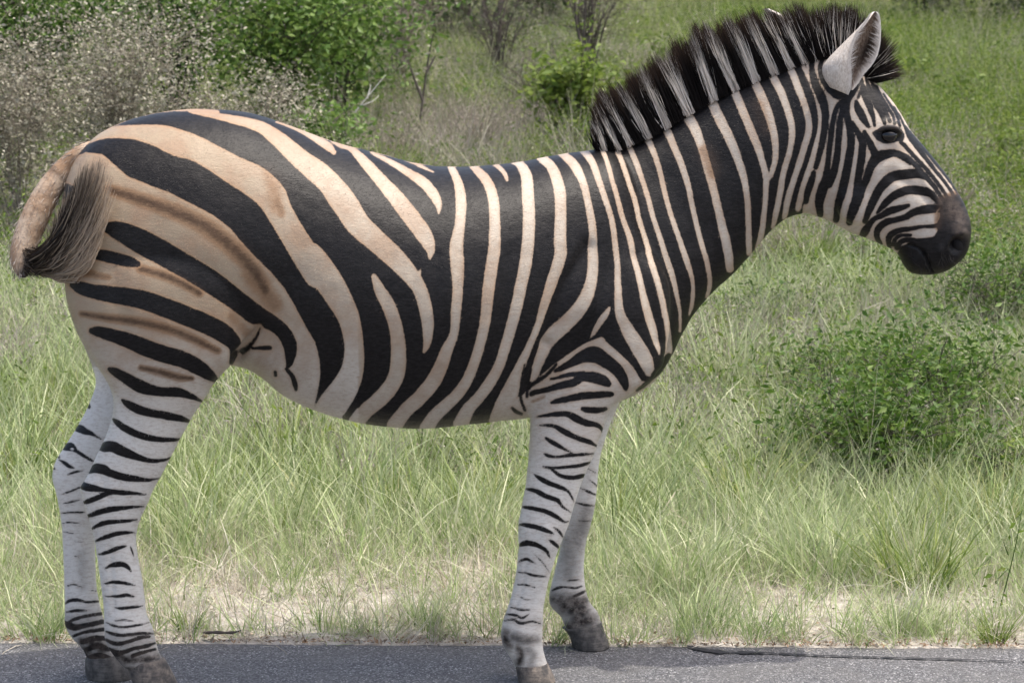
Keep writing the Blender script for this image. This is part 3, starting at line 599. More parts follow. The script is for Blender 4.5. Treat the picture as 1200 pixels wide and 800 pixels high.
ls = np.empty(npg, np.int32); em.polygons.foreach_get('loop_start', ls)
ed = np.empty(len(em.edges) * 2, np.int32); em.edges.foreach_get('vertices', ed); ed = ed.reshape(-1, 2)
BQ = li[ls[lt == 4][:, None] + np.arange(4)]; BT = li[ls[lt == 3][:, None] + np.arange(3)]
ev.to_mesh_clear(); bpy.data.objects.remove(ro); bpy.data.meshes.remove(raw)
e0, e1 = np.concatenate([ed[:, 0], ed[:, 1]]), np.concatenate([ed[:, 1], ed[:, 0]])
deg = np.maximum(np.bincount(e0, minlength=nv), 1)
def lap(A):
    return np.stack([np.bincount(e0, A[e1, i], nv) / deg for i in range(A.shape[1])], -1) - A
pp = proj(BV)
soft = np.clip((930 - pp[:, 0]) / 60, .25, 1) * np.clip((560 - pp[:, 1]) / 90, .3, 1)   # trunk blends more than head and cannons
for it in range(34):
    BV = BV + (.6 * soft)[:, None] * lap(BV)
    if it % 2: BV = BV - (.50 * soft)[:, None] * lap(BV)
def normals():
    tri = np.vstack([BQ[:, [0, 1, 2]], BQ[:, [0, 2, 3]], BT])
    n = np.cross(BV[tri[:, 1]] - BV[tri[:, 0]], BV[tri[:, 2]] - BV[tri[:, 0]])
    N = np.stack([sum(np.bincount(tri[:, k], n[:, i], nv) for k in range(3)) for i in range(3)], -1)
    return N / np.maximum(np.linalg.norm(N, axis=1, keepdims=True), 1e-12)
# the chart coordinates of every point (both flanks share one pattern)
pp = proj(BV)
Yc0 = yc(pp[:, 0])
mir = BV.copy(); mir[:, 1] = Yc0 - np.abs(BV[:, 1] - Yc0)
pm = proj(mir)
farleg = (BV[:, 1] > np.where(pp[:, 0] < 400, -.207, -.012)) & (pp[:, 1] > np.where(pp[:, 0] < 400, 430, 488))
legarea = pp[:, 1] > np.where(pp[:, 0] < 400, 430, 488)
pm = np.where(legarea[:, None], pp, pm)
BN = normals()
# sculpted relief: fold of the flank, elbow, muscles, jaw, nostril, mouth
def dent(ch, s, amt):
    P = spline(cv(ch, s), 40); d = np.full(nv, 9.)
    sel = (np.abs(pm[:, 0] - P[:, 0].mean()) < 260) & (np.abs(pm[:, 1] - P[:, 1].mean()) < 260) & ~farleg
    ps = pm[sel]; ds = np.full(len(ps), 9.)
    for x, y, r in P: ds = np.minimum(ds, np.hypot(ps[:, 0] - x, ps[:, 1] - y) / max(r, .5))
    d[sel] = ds
    return (amt * np.exp(-d ** 2))[:, None] * BN
D = 0
D = D + dent('P', '302 385 5 292 402 5 280 418 6', -.016) + dent('P', '318 408 16', -.010)
D = D + dent('P', '345 330 26 320 380 20', -.006) + dent('P', '250 300 60', .013) + dent('P', '180 340 60', .006)
D = D + dent('P', '622 455 6 628 430 8 640 405 8', -.010) + dent('P', '690 290 9 660 340 9 640 400 8', -.010) + dent('P', '745 300 8 762 350 8 772 400 8', -.006)
D = D + dent('P', '560 250 60 540 340 70', .006) + dent('P', '470 260 40 450 360 40', -.005) + dent('P', '600 300 14 590 400 14', -.004) + dent('P', '230 230 50 260 330 40', .005) + dent('P', '130 300 12 150 420 12', -.004) + dent('P', '850 200 30 830 280 24', -.005) + dent('P', '700 360 34', .015) + dent('P', '665 440 26', .006) + dent('P', '780 215 24 820 265 22', -.006)
D = D + dent('P', '1122 287 9', -.022) + dent('P', '1117 276 7 1112 286 5', .003)
D = D + dent('HB', '440 618 4 480 632 4 510 655 5 538 700 6 556 752 7', -.013) + dent('HB', '470 700 30', .006) + dent('HB', '600 650 26', .005) + dent('P', '1128 274 4 1118 276 3 1111 286 3 1113 297 3', .004)
D = D + dent('P', '1045 205 7 1070 220 6 1090 238 5', -.004) + dent('P', '1000 250 16', .004) + dent('P', '1028 190 6 1050 178 6', -.004)
D = D + dent('P', '1040 161 8', -.003)
D = D + dent('P', '1062 185 4 1085 215 4 1100 240 4', .003)
D = D + dent('P', '606 640 5', -.002) + dent('P', '640 640 8', .003) + dent('P', '155 600 12 160 660 8', -.003)
D = D + dent('P', '617 655 3 611 690 3 603 715 3', -.0035) + dent('P', '128 640 3 131 680 3 133 715 3', -.0035) + dent('P', '640 622 9', .004) + dent('P', '618 622 6', .003) + dent('P', '630 640 5', -.002)
D = D + dent('P', '98 572 7', .006) + dent('P', '118 560 5 126 585 5', -.004) + dent('P', '165 585 8', .004) + dent('P', '150 745 14', .004) + dent('P', '612 742 12', .004)
for x in range(450, 600, 27): D = D + dent('P', f'{x+10} 300 5 {x} 370 6 {x-18} 430 5', -.0016)
D = D + (.0022 * (fbm(pm, .05, 31) - .5))[:, None] * BN
BV = BV + D
BN = normals()
sd = np.where(farleg, sample(STRF, pm), sample(STR, pm))
brown = np.where(farleg, 0, brown_f(pm))
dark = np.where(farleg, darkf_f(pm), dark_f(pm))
tan = np.clip((np.where(pm[:, 0] < 420, 500, 560) - pm[:, 1]) / 130, 0, 1) * np.interp(pm[:, 0], [260, 420, 620, 940, 1040], [1.0, .80, .64, .54, .40])
tan = np.where(farleg, 0, tan)
BODY_ATTR = dict(stripe=sd, brown=brown, dark=dark, tan=tan, var=np.full(nv, .58), chart=np.c_[pm, BV[:, 1] * 100])

cm = NT('zebra_coat')
ch_ = cm.attr('chart', 'Vector')
mp = cm.node('ShaderNodeMapping'); cm.put(mp.inputs[0], ch_); mp.inputs['Scale'].default_value = (.16, .42, .3)
hair = cm.noise(mp.outputs[0], 1.0, 4, .7)
mp2 = cm.node('ShaderNodeMapping'); cm.put(mp2.inputs[0], ch_); mp2.inputs['Scale'].default_value = (.02, .02, .02)
big = cm.noise(mp2.outputs[0], 1.0, 4, .6)
mp3 = cm.node('ShaderNodeMapping'); cm.put(mp3.inputs[0], ch_); mp3.inputs['Scale'].default_value = (.10, .12, .12)
med = cm.noise(mp3.outputs[0], 1.0, 4, .65)
s_ = cm.math('ADD', cm.attr('stripe'), cm.math('MULTIPLY', cm.math('SUBTRACT', hair, .5), 2.0))
s_ = cm.math('ADD', s_, cm.math('MULTIPLY', cm.math('SUBTRACT', med, .5), 1.6))
s_ = cm.math('SUBTRACT', s_, cm.math('MULTIPLY', cm.ramp(cm.attr('tan'), .1, .5), .75))
white = cm.ramp(s_, -.8, .9)
tn = cm.attr('tan')
pale = cm.mix(tn, (.58, .555, .515), (.285, .226, .158))
pale = cm.mix(cm.math('MULTIPLY', cm.ramp(big, .42, .68), cm.math('MULTIPLY', tn, .8)), pale, (.26, .175, .115))
pale = cm.mix(cm.math('MULTIPLY', cm.ramp(hair, .42, .72), .42), pale, (.26, .19, .14))
bq = cm.math('MULTIPLY', cm.attr('brown'), cm.math('ADD', .45, cm.math('ADD', cm.math('MULTIPLY', hair, .75), cm.math('MULTIPLY', med, .45))))
pale = cm.mix(cm.ramp(bq, .06, .55, 0, .72), pale, (.20, .112, .058))
pale = cm.mix(cm.ramp(bq, .42, 1.15, 0, .88), pale, (.048, .028, .017))
# pale hair turns browner right beside a black stripe
pale = cm.mix(cm.math('MULTIPLY', cm.ramp(cm.attr('stripe'), 0, 5, .55, 0), cm.math('ADD', tn, .15)), pale, (.30, .18, .10))
blk = cm.mix(cm.ramp(hair, .3, .8), (.003, .0027, .003), (.015, .0135, .014))
blk = cm.mix(cm.math('MULTIPLY', cm.attr('brown'), .28), blk, (.12, .075, .05))
col = cm.mix(white, blk, pale)
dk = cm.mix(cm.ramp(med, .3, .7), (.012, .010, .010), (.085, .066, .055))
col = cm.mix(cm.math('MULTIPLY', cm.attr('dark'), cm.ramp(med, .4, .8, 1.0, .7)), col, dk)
cm.bump(cm.math('ADD', hair, cm.math('MULTIPLY', med, .6)), .28, .004)
col = cm.mix(1.0, col, cm.mix(cm.attr('var'), (.62, .60, .58), (1.3, 1.3, 1.3)), 'MULTIPLY')
cm.base(col, .46, .17)
cm.b.inputs['Sheen Weight'].default_value = .0
cm.b.inputs['Sheen Roughness'].default_value = .4

zroot = empty('zebra', (0, -.07, 0), 'black and white striped zebra standing side-on at the edge of the asphalt', 'zebra')
body = link('body', make_mesh('body', BV, [BQ, BT], BODY_ATTR), cm.m, zroot)
body['label'] = 'striped zebra body with tan rump and white banded legs'

# short lying hair over the near flank, each lock in the colour of its root
hn_ = 170000
cand = np.where((BN[:, 1] < .35) & ~(farleg & (BN[:, 1] > .1)))[0]
ri = rng.choice(cand, hn_)
rp, rn = BV[ri] + rng.normal(0, .0018, (hn_, 3)), BN[ri]
flow = np.where(pm[ri][:, 1:2] > 470, [[-.15, 0, -1.]], np.where(pm[ri][:, 0:1] > 960, [[-.6, 0, .55]], np.where(pm[ri][:, 0:1] > 720, [[-.75, 0, -.75]], [[-.9, 0, -.55]])))
flow = flow + rng.normal(0, .28, (hn_, 3)); flow -= (flow * rn).sum(1, keepdims=True) * rn; flow /= np.linalg.norm(flow, axis=1, keepdims=True)
ll_ = (rng.uniform(.0025, .0060, hn_) * np.where(pm[ri][:, 0] > 960, .6, 1))[:, None]
wd_ = np.cross(flow, rn) * rng.uniform(.0002, .00042, hn_)[:, None]
q0_, q1_ = rp - rn * .001, rp + flow * ll_ + rn * ll_ * rng.uniform(.10, .30, hn_)[:, None]
HV = np.stack([q0_ - wd_, q0_ + wd_, q1_], 1).reshape(-1, 3)
ha = {k: np.repeat(v[ri], 3, 0) for k, v in BODY_ATTR.items()}
ha['var'] = np.repeat(np.clip(rng.normal(.55, .25, hn_), 0, 1), 3)
ho = link('coat_hair', make_mesh('coat_hair', HV, np.arange(hn_ * 3).reshape(-1, 3), ha), cm.m, zroot); ho['kind'] = 'stuff'

near = np.where(BV[:, 1] < Yc0 + .01)[0]
def surf(px, py, pick=None):
    d = np.hypot(pp[near, 0] - px, pp[near, 1] - py)
    c = near[np.argsort(d)[:12]]
    return BV[c[np.argmin(BV[c, 1])]]

# hooves
hoofm = NT('hoof_horn')
hc = hoofm.coord('Object'); hn = hoofm.noise(hc, 45, 4, .65); hl = hoofm.noise(hoofm.coord('Object', (8, 8, 260)), 1, 2)
hcol = hoofm.mix(hoofm.ramp(hn, .35, .7), (.05, .045, .042), (.17, .14, .115))
hoofm.bump(hl, .5, .003); hoofm.base(hcol, .7, .3)
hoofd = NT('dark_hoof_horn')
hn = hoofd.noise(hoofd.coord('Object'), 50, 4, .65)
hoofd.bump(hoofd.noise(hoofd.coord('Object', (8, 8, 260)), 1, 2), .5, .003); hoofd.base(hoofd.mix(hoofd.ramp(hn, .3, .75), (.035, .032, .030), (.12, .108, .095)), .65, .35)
hooves = [([(602, 777, 642, 776, .036, YNF), (604, 782, 644, 781, .043, YNF), (606, 790, 648, 789, .050, YNF), (607, 797.5, 651, 797.5, .054, YNF), (609, 798.5, 649, 798.5, .050, YNF)], hoofm.m),
          ([(659, 735, 705, 728, .036, YFF), (666, 742, 708, 738, .043, YFF), (669, 750, 712, 748, .050, YFF), (671, 757, 714.5, 756.5, .054, YFF), (673, 758, 712, 757.5, .05, YFF)], hoofd.m),
          ([(146, 774, 192, 770, .037, YNH), (151, 786, 199, 782, .045, YNH), (156, 800, 207, 799, .054, YNH), (157, 811, 211, 811, .057, YNH), (159, 812.5, 209, 812.5, .052, YNH)], hoofm.m),
          ([(101, 768, 138, 766, .036, YFH), (100, 774, 144, 771, .042, YFH), (100, 783, 152, 780, .049, YFH), (101, 791.5, 159, 791, .053, YFH), (103, 792.5, 157, 792, .049, YFH)], hoofd.m)]
for st, m in hooves:
    V, q, t = loft(st, 0, 28, 4)
    V[:, 2] = np.maximum(V[:, 2], .0006)
    link('hoof', make_mesh('hoof', V, [q, t]), m, zroot)

# eye
p = surf(1041, 159)
eg = NT('eye_wet'); eg.base((.004, .003, .003), .04, .45)
V, q, _ = ball(1041, 159, float(p[1]) + .0095, .0225, .022, .0182, 14)
link('eye', make_mesh('eye', V, q), eg.m, zroot)
V2 = V.copy(); V2[:, 1] = 2 * yh - V2[:, 1]
link('eye', make_mesh('eye', V2, q[:, ::-1]), eg.m, zroot)
# upper lid and lashes over the eye
lidm = NT('eyelid'); lidm.base((.035, .028, .025), .6, .3)
def tube(P, R, n=8):
    P = np.asarray(P, float); T = np.gradient(P, axis=0); T /= np.maximum(np.linalg.norm(T, axis=1, keepdims=True), 1e-9)
    up = np.eye(3)[np.argmin(np.abs(T).max(0))][None]; A = np.cross(T, up); A /= np.maximum(np.linalg.norm(A, axis=1, keepdims=True), 1e-6); B = np.cross(T, A)
    th = np.linspace(0, 2 * np.pi, n, endpoint=False)
    V = (P[:, None] + np.asarray(R)[:, None, None] * (np.cos(th)[None, :, None] * A[:, None] + np.sin(th)[None, :, None] * B[:, None])).reshape(-1, 3)
    I = np.arange(len(P) * n).reshape(len(P), n); J = np.roll(I, -1, 1)
    return V, np.stack([I[:-1], J[:-1], J[1:], I[1:]], -1).reshape(-1, 4)
lp = spline([(1025, 157), (1032, 151.5), (1041, 149), (1050, 150), (1057, 156)], 5)
L = np.array([unproj(a, b, p[1] - .009 + .012 * abs((a - 1041) / 15) ** 2) for a, b in lp])
ll = []
for sg in (1, -1):
    Q = L.copy()
    if sg < 0: Q[:, 1] = 2 * yh - Q[:, 1]
    V, q = tube(Q, .0012 + .0042 * np.sin(np.linspace(0.15, np.pi - .15, len(Q))))
    link('eyelid', make_mesh('eyelid', V, q), lidm.m, zroot)

# nostril opening
nm = NT('nostril_skin'); nm.base((.006, .005, .005), .7, .2)
q0 = surf(1122, 288)
V, q, _ = ball(1122, 287, float(q0[1]) + .006, .0150, .012, .0235, 10)
a = math.radians(-18); c0 = V.mean(0); W = V - c0
V = np.stack([W[:, 0] * math.cos(a) + W[:, 2] * math.sin(a), W[:, 1], -W[:, 0] * math.sin(a) + W[:, 2] * math.cos(a)], -1) + c0
link('nostril', make_mesh('nostril', V, q), nm.m, zroot)
V2 = V.copy(); V2[:, 1] = 2 * yh - V2[:, 1]
link('nostril', make_mesh('nostril', V2, q[:, ::-1]), nm.m, zroot)

# ears: cupped shells with a rim
earm = NT('ear_fur')
er = earm.noise(earm.coord('Object', (60, 60, 25)), 4, 3, .7)
ec = earm.mix(earm.ramp(er, .3, .7), (.40, .34, .285), (.62, .56, .49))
ec = earm.mix(earm.attr('inside'), ec, earm.mix(earm.ramp(er, .35, .65), (.16, .11, .08), (.36, .28, .22)))
ec = earm.mix(earm.attr('rim'), ec, (.68, .63, .58))
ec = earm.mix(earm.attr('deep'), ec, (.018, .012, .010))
earm.bump(er, .4, .004); earm.base(ec, .75, .2)
def ear(rows, y0, sg, name='ear', dk=None):
    """rows: L, C, R chart points along the ear, plus depth; the cup opens between C (near rim) and R (far rim)"""
    R = []
    for (lx, ly, cx_, cy, rx, ry, d) in rows:
        mx, my = (lx + rx) / 2, (ly + ry) / 2
        sec = [(cx_, cy, -d * .95), ((cx_ * .45 + lx * .55), (cy * .45 + ly * .55), -d * .85), (lx, ly, -d * .05), (mx * .7 + lx * .3, my * .7 + ly * .3, d * .75), (mx * .5 + rx * .5, my * .5 + ry * .5, d * .85), (rx, ry, d * .15)]
        R.append(spline(sec, 5))
    R = np.array(R); R = np.array([spline(R[:, j], 4) for j in range(R.shape[1])]).transpose(1, 0, 2)
    N, n = R.shape[:2]
    V = unproj(R[..., 0] * .1875 + 930, R[..., 1] * .1875, y0 + 0 * R[..., 2]); V[..., 1] += sg * R[..., 2]
    # thickness: an inner skin pulled towards the axis
    cen = V.mean(1, keepdims=True); inn = V + (cen - V) * .10
    nrm = (cen - V); nrm /= np.maximum(np.linalg.norm(nrm, axis=2, keepdims=True), 1e-6); inn = V + nrm * .0035
    I = np.arange(N * n).reshape(N, n)
    fo = np.stack([I[:-1, :-1], I[1:, :-1], I[1:, 1:], I[:-1, 1:]], -1).reshape(-1, 4); fi = fo[:, ::-1] + N * n
    side = np.vstack([np.stack([I[:-1, c], I[1:, c], I[1:, c] + N * n, I[:-1, c] + N * n], -1) for c in (0, n - 1)] + [np.stack([I[r, :-1], I[r, 1:], I[r, 1:] + N * n, I[r, :-1] + N * n], -1) for r in (0, N - 1)])
    u = np.linspace(0, 1, n)[None] + np.zeros((N, 1)); t = np.linspace(0, 1, N)[:, None] + np.zeros((1, n))
    rim = np.maximum(np.exp(-((1 - u) / .07) ** 2), np.exp(-(u / .03) ** 2) * .5); rim = np.maximum(rim, np.exp(-((1 - t) / .07) ** 2))
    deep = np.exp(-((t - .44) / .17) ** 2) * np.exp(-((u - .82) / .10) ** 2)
    at = dict(inside=np.concatenate([np.zeros(N * n), np.ones(N * n)]), rim=np.concatenate([rim.ravel(), rim.ravel()]), deep=np.concatenate([0 * deep.ravel(), deep.ravel()]))
    return link(name, make_mesh(name, np.vstack([V.reshape(-1, 3), inn.reshape(-1, 3)]), [np.vstack([fo, fi, side])], at), earm.m, zroot)
nr = [(225, 545, 330, 590, 372, 565, 120), (190, 490, 345, 540, 408, 520, 150), (178, 425, 345, 455, 445, 462, 170), (212, 370, 338, 395, 490, 412, 175), (268, 310, 345, 332, 526, 350, 165), (328, 250, 360, 268, 544, 272, 150), (384, 195, 386, 212, 547, 190, 125), (434, 142, 438, 154, 544, 132, 98), (468, 102, 473, 110, 538, 100, 66), (484, 84, 489, 90, 530, 84, 40), (500, 73, 504, 75, 520, 74, 14)]
K = .1875 / 470 * .75
e_ = ear([(a, b, c, d, e, f, g * K) for a, b, c, d, e, f, g in nr], float(yc(985)) - .100, 1)
# soft pale hair lining the hollow of the ear
eh = []
for q_ in range(260):
    t_ = .78 * rng.random() ** .8; k_ = t_ * (len(nr) - 1); i_ = min(int(k_), len(nr) - 2); f_ = k_ - i_
    row = np.array(nr[i_]) * (1 - f_) + np.array(nr[i_ + 1]) * f_
    side_ = rng.random() < .55
    x0_, y0_ = (row[2], row[3]) if side_ else (row[4], row[5])
    dx_ = (row[4] - row[2]) * rng.uniform(.15, .45) * (1 if side_ else -1)
    eh.append((x0_, y0_, x0_ + dx_, y0_ - rng.uniform(20, 60), -row[6] * K * (.9 if side_ else -.1)))
eh = np.array(eh); ye = float(yc(985)) - .104
EP0 = unproj(eh[:, 0] * .1875 + 930, eh[:, 1] * .1875, ye + eh[:, 4]); EP1 = unproj(eh[:, 2] * .1875 + 930, eh[:, 3] * .1875, ye + eh[:, 4] - .004)
ed_ = EP1 - EP0; es_ = np.cross(ed_, [0, 1., 0]); es_ /= np.maximum(np.linalg.norm(es_, axis=1, keepdims=True), 1e-9); es_ *= .0007
EV = np.stack([EP0 - es_, EP0 + es_, EP1], 1).reshape(-1, 3)
link('ear_hair', make_mesh('ear_hair', EV, np.arange(len(EV)).reshape(-1, 3), dict(inside=np.zeros(len(EV)), rim=np.full(len(EV), .6), deep=np.zeros(len(EV)))), earm.m, e_)['kind'] = 'stuff'
e_['label'] = 'upright near ear with dark hollow and pale rim'
fr = [(230, 470, 320, 540, 360, 520, .03), (140, 400, 240, 470, 290, 440, .035), (40, 290, 140, 350, 190, 320, .036), (-60, 200, 20, 240, 70, 205, .032), (-140, 105, -95, 130, -62, 100, .024), (-190, 58, -176, 66, -156, 54, .008)]
e_ = ear(fr, float(yc(985)) + .06, -1)
e_['label'] = 'far ear laid back so only its pale tip shows over the mane'
# ------------------------------------------------------------------ zebra: mane and tail hair
hm = NT('mane_hair')
hcl = hm.mix(hm.attr('hair'), (.010, .008, .008), (.88, .82, .75))
hcl = hm.mix(hm.attr('russet'), hcl, (.16, .09, .05))
hm.base(hcl, .6, .15)
_tr = hm.node('ShaderNodeBsdfTranslucent'); hm.put(_tr.inputs[0], hcl)
_ms = hm.node('ShaderNodeMixShader'); _ms.inputs[0].default_value = .45
hm.t.links.new(hm.b.outputs[0], _ms.inputs[1]); hm.t.links.new(_tr.outputs[0], _ms.inputs[2]); hm.t.links.new(_ms.outputs[0], hm.out.inputs[0])
def strands(P0, P1, bend, width, hair, russet=None, seg=4, tip=.15, face=None):
    """ribbons from P0 to P1 with a mid-point offset bend; hair (n,seg+1) 0 black .. 1 pale"""
    n = len(P0); t = np.linspace(0, 1, seg + 1)
    P = P0[:, None] * (1 - t)[None, :, None] + P1[:, None] * t[None, :, None] + bend[:, None] * (4 * t * (1 - t))[None, :, None]
    d = P1 - P0; v = face if face is not None else np.array([0, 1., 0]) + rng.normal(0, .6, (n, 3))
    sde = np.cross(d, v); sde /= np.maximum(np.linalg.norm(sde, axis=1, keepdims=True), 1e-9)
    wv = width[:, None] * np.interp(t, [0, .5, 1], [1, .8, tip])[None]
    A, B = P - sde[:, None] * wv[..., None], P + sde[:, None] * wv[..., None]
    V = np.stack([A, B], 2).reshape(-1, 3)
    m = 2 * (seg + 1); I = np.arange(n)[:, None] * m + np.arange(seg)[None] * 2
    q = np.stack([I, I + 1, I + 3, I + 2], -1).reshape(-1, 4)
    h = np.repeat(hair[..., None], 2, -1).ravel()
    at = dict(hair=h)
    at['russet'] = np.repeat(russet[..., None], 2, -1).ravel() if russet is not None else 0 * h
    return V, q, at
base = spline([(700, 175.5), (722, 172), (757, 159), (780, 147), (805, 132), (832, 116.5), (862, 102.5), (892, 89.5), (925, 77), (950, 68), (967, 64.5), (985, 64), (1000, 70), (1012, 85), (1020, 93)], 10)
tipc = spline([(690, 136), (694, 116), (722, 100), (746, 81), (772, 65), (806, 46), (832, 33), (862, 23), (891, 16), (922, 9), (953, 5), (985, 7), (1014, 18), (1043, 47), (1056, 86)], 10)
# arc length along the crest
s0 = np.concatenate([[0], np.cumsum(np.hypot(*np.diff(base, axis=0).T))]); s0 /= s0[-1]
n = 23000
u = rng.random(n) ** 1.0
b = np.stack([np.interp(u, s0, base[:, 0]), np.interp(u, s0, base[:, 1])], -1)
lk = np.floor(u * 62 + .9 * (vnoise(np.c_[u * 40, u * 0], 1., 5) - .5)); lr = np.random.default_rng(3).random(200)
ut = np.clip(u * .66 + .34 * (lk + .5) / 62 + (lr[lk.astype(int) % 200] - .5) * .012 + rng.normal(0, .005, n), 0, 1)
tp = np.stack([np.interp(ut, s0, tipc[:, 0]), np.interp(ut, s0, tipc[:, 1])], -1)
side = rng.normal(0, 1, n)
ln = (.90 + .17 * lr[(lk.astype(int) * 7 + 3) % 200]) * np.interp(u, [0, .03, .10], [.62, .8, 1.0]) * np.clip(rng.normal(.90, .08, n) + .17 * (fbm(np.c_[u * 75, u * 0], 1., 3) - .5) * 2 + np.where(rng.random(n) < .12, .10, 0), .5, 1.12)
drop = np.where(np.abs(side) > 1.1, 5.0, 1.5) * rng.random(n)
b[:, 1] += drop + 1.5
tp = b + (tp - b) * ln[:, None] + np.c_[rng.normal(0, 2.6, n), rng.normal(0, 2.0, n)] + (np.interp(u, [0, .8, .9, 1], [.4, .4, 1.6, 2.4]) * (fbm(np.c_[u * 110, u * 0 + 3], 1., 8) - .5) * 9)[:, None] * np.array([[1, .6]])
yb = yc(b[:, 0]) + .016 * np.clip(side, -2, 2)
yt = yc(b[:, 0]) + .026 * np.clip(side, -2.2, 2.2) + rng.normal(0, .008, n)
P0, P1 = unproj(b[:, 0], b[:, 1], yb), unproj(tp[:, 0], tp[:, 1], yt)
# which band of the coat each lock continues: follow the stripe just under the crest
nrm = (tp - b); nrm /= np.linalg.norm(nrm, axis=1, keepdims=True)
sdb = np.maximum.reduce([sample(STR, np.c_[b[:, 0] + rng.normal(0, 1.2, n) - 2.0 * nrm[:, 0], b[:, 1] + 7]), sample(STR, np.c_[b[:, 0], b[:, 1] + 7])])
wh = (sdb > .9).astype(float) * np.where(b[:, 0] > 950, rng.random(n) < .22, 1) * (rng.random(n) < .985)
t = np.linspace(0, 1, 6)[None]
cut = (.84 + rng.normal(0, .12, n))[:, None]
hair = wh[:, None] * np.clip((cut - t) / .18, 0, 1) * (.72 + .28 * rng.random(n))[:, None]
rus = (.35 * rng.random(n))[:, None] * np.clip((t - .7) / .3, 0, 1) + .25 * wh[:, None] * np.clip(1 - t / .12, 0, 1)
V, q, at = strands(P0, P1, rng.normal(0, .003, (n, 3)), np.clip(rng.normal(.0009, .0003, n), .0004, .0015), hair, rus, 5, .12)
mane = link('mane', make_mesh('mane', V, q, at), hm.m, zroot)
mane['label'] = 'stiff upright black mane with pale bands'

# tail: dock curving out from the croup, tuft swished over the rump
dock_c = spline([(150, 172, 8), (124, 172, 10), (101, 179, 11), (85, 190, 11.5), (72, 205, 13), (60, 223, 14.5), (50, 243, 15.5), (41, 265, 15.5), (35, 285, 14.5), (33, 300, 12.5), (36, 312, 8.5), (39, 317, 3)], 5)
cen = unproj(dock_c[:, 0], dock_c[:, 1], yc(80) + 0 * dock_c[:, 0])
cen[:, 1] += np.interp(np.linspace(0, 1, len(cen)), [0, .3, 1], [-.03, -.02, -.10])
V, q = tube(cen, dock_c[:, 2] / 470, 20)
m_ = 20; tt = np.repeat(np.linspace(0, 1, len(cen)), m_)
tm_ = NT('tail_fur')
tn_ = tm_.noise(tm_.coord('Object', (40, 40, 40)), 2, 4, .7); tb_ = tm_.noise(tm_.coord('Object', (14, 14, 14)), 1, 3)
tc = tm_.mix(tm_.ramp(tb_, .35, .65), (.50, .385, .285), (.30, .19, .115)); tc = tm_.mix(tm_.ramp(tn_, .55, .75, 0, .6), tc, (.08, .055, .04))
tc = tm_.mix(tm_.attr('bar'), tc, (.03, .024, .022))
tm_.bump(tn_, .6, .006); tm_.base(tc, .75, .2)
bar = np.maximum.reduce([.55 * np.exp(-((tt - .36) / .02) ** 2), .25 * np.exp(-((tt - .47) / .02) ** 2), np.clip((tt - .90) / .08, 0, 1)])
tail = link('tail', make_mesh('tail', V, q, dict(bar=bar)), tm_.m, zroot)
tail['label'] = 'sandy brown tail curving down with a pale and dark tuft'
# short fuzz along the dock
n = 1800
k = rng.integers(4, len(cen) - 3, n); th = rng.random(n) * 2 * np.pi
T = np.gradient(cen, axis=0); T /= np.linalg.norm(T, axis=1, keepdims=True)
A = np.cross(T, [0, 1., 0]); A /= np.linalg.norm(A, axis=1, keepdims=True)
rad = dock_c[k, 2] / 470
O = (np.cos(th)[:, None] * A[k] + np.sin(th)[:, None] * np.array([0, 1., 0]))
P0 = cen[k] + O * (rad * .96)[:, None] + rng.normal(0, .004, (n, 3)); P1 = P0 + T[k] * .012 + O * .003 + rng.normal(0, .003, (n, 3))
V, q, at = strands(P0, P1, np.zeros((n, 3)), np.full(n, .0006), np.clip(.5 + .3 * rng.normal(size=(n, 1)), .1, 1) + np.zeros((1, 3)), np.full((n, 3), .35), 2)
link('fuzz', make_mesh('fuzz', V, q, at), hm.m, tail)
# tuft
n = 3000
v = rng.random(n)
root = np.stack([np.interp(v, [0, .3, .7, 1], [34, 37, 45, 55]), np.interp(v, [0, .3, .7, 1], [300, 310, 317, 319])], -1) + rng.normal(0, 2.2, (n, 2))
end = np.stack([np.interp(v, [0, .25, .5, .75, 1], [90, 101, 122, 131, 112]), np.interp(v, [0, .25, .5, .75, 1], [226, 192, 188, 232, 294])], -1)
end = root + (end - root) * np.clip(rng.normal(.73, .20, n), .25, 1.0)[:, None] + rng.normal(0, 3.0, (n, 2))
y_r = cen[-1, 1] - .0 + rng.normal(0, .012, n)
y_e = float(yc(90)) - np.interp(end[:, 0], [60, 85, 110, 130], [.14, .185, .225, .25]) - np.abs(rng.normal(0, .010, n))
P0, P1 = unproj(root[:, 0], root[:, 1], y_r), unproj(end[:, 0], end[:, 1], y_e)
bend = np.stack([.026 + .004 * v, -.035 + 0 * v, -.014 - .012 * v], -1) + rng.normal(0, .004, (n, 3))
t = np.linspace(0, 1, 8)[None]
pale_ = np.clip((v[:, None] * 1.25 - .36 + .75 * (t - .45)) + rng.normal(0, .22, n)[:, None], 0, 1)
rus = np.clip(.35 * rng.random(n)[:, None] + 0 * t, 0, 1) * (pale_ > .1)
V, q, at = strands(P0, P1, bend, np.clip(rng.normal(.0013, .0003, n), .0006, .002), pale_, rus, 7, .2)
tf = NT('tail_hair'); tfc = tf.mix(tf.attr('hair'), (.018, .012, .009), (.50, .40, .30)); tf.base(tfc, .5, .3)
_tr = tf.node('ShaderNodeBsdfTranslucent'); tf.put(_tr.inputs[0], tfc)
_ms = tf.node('ShaderNodeMixShader'); _ms.inputs[0].default_value = .4
tf.t.links.new(tf.b.outputs[0], _ms.inputs[1]); tf.t.links.new(_tr.outputs[0], _ms.inputs[2]); tf.t.links.new(_ms.outputs[0], tf.out.inputs[0])
link('tuft', make_mesh('tuft', V, q, at), tf.m, tail)
n = 700
ro_ = np.stack([rng.uniform(26, 44, n), rng.uniform(290, 317, n)], -1); en_ = ro_ + np.stack([rng.uniform(4, 20, n), rng.uniform(2, 12, n)], -1)
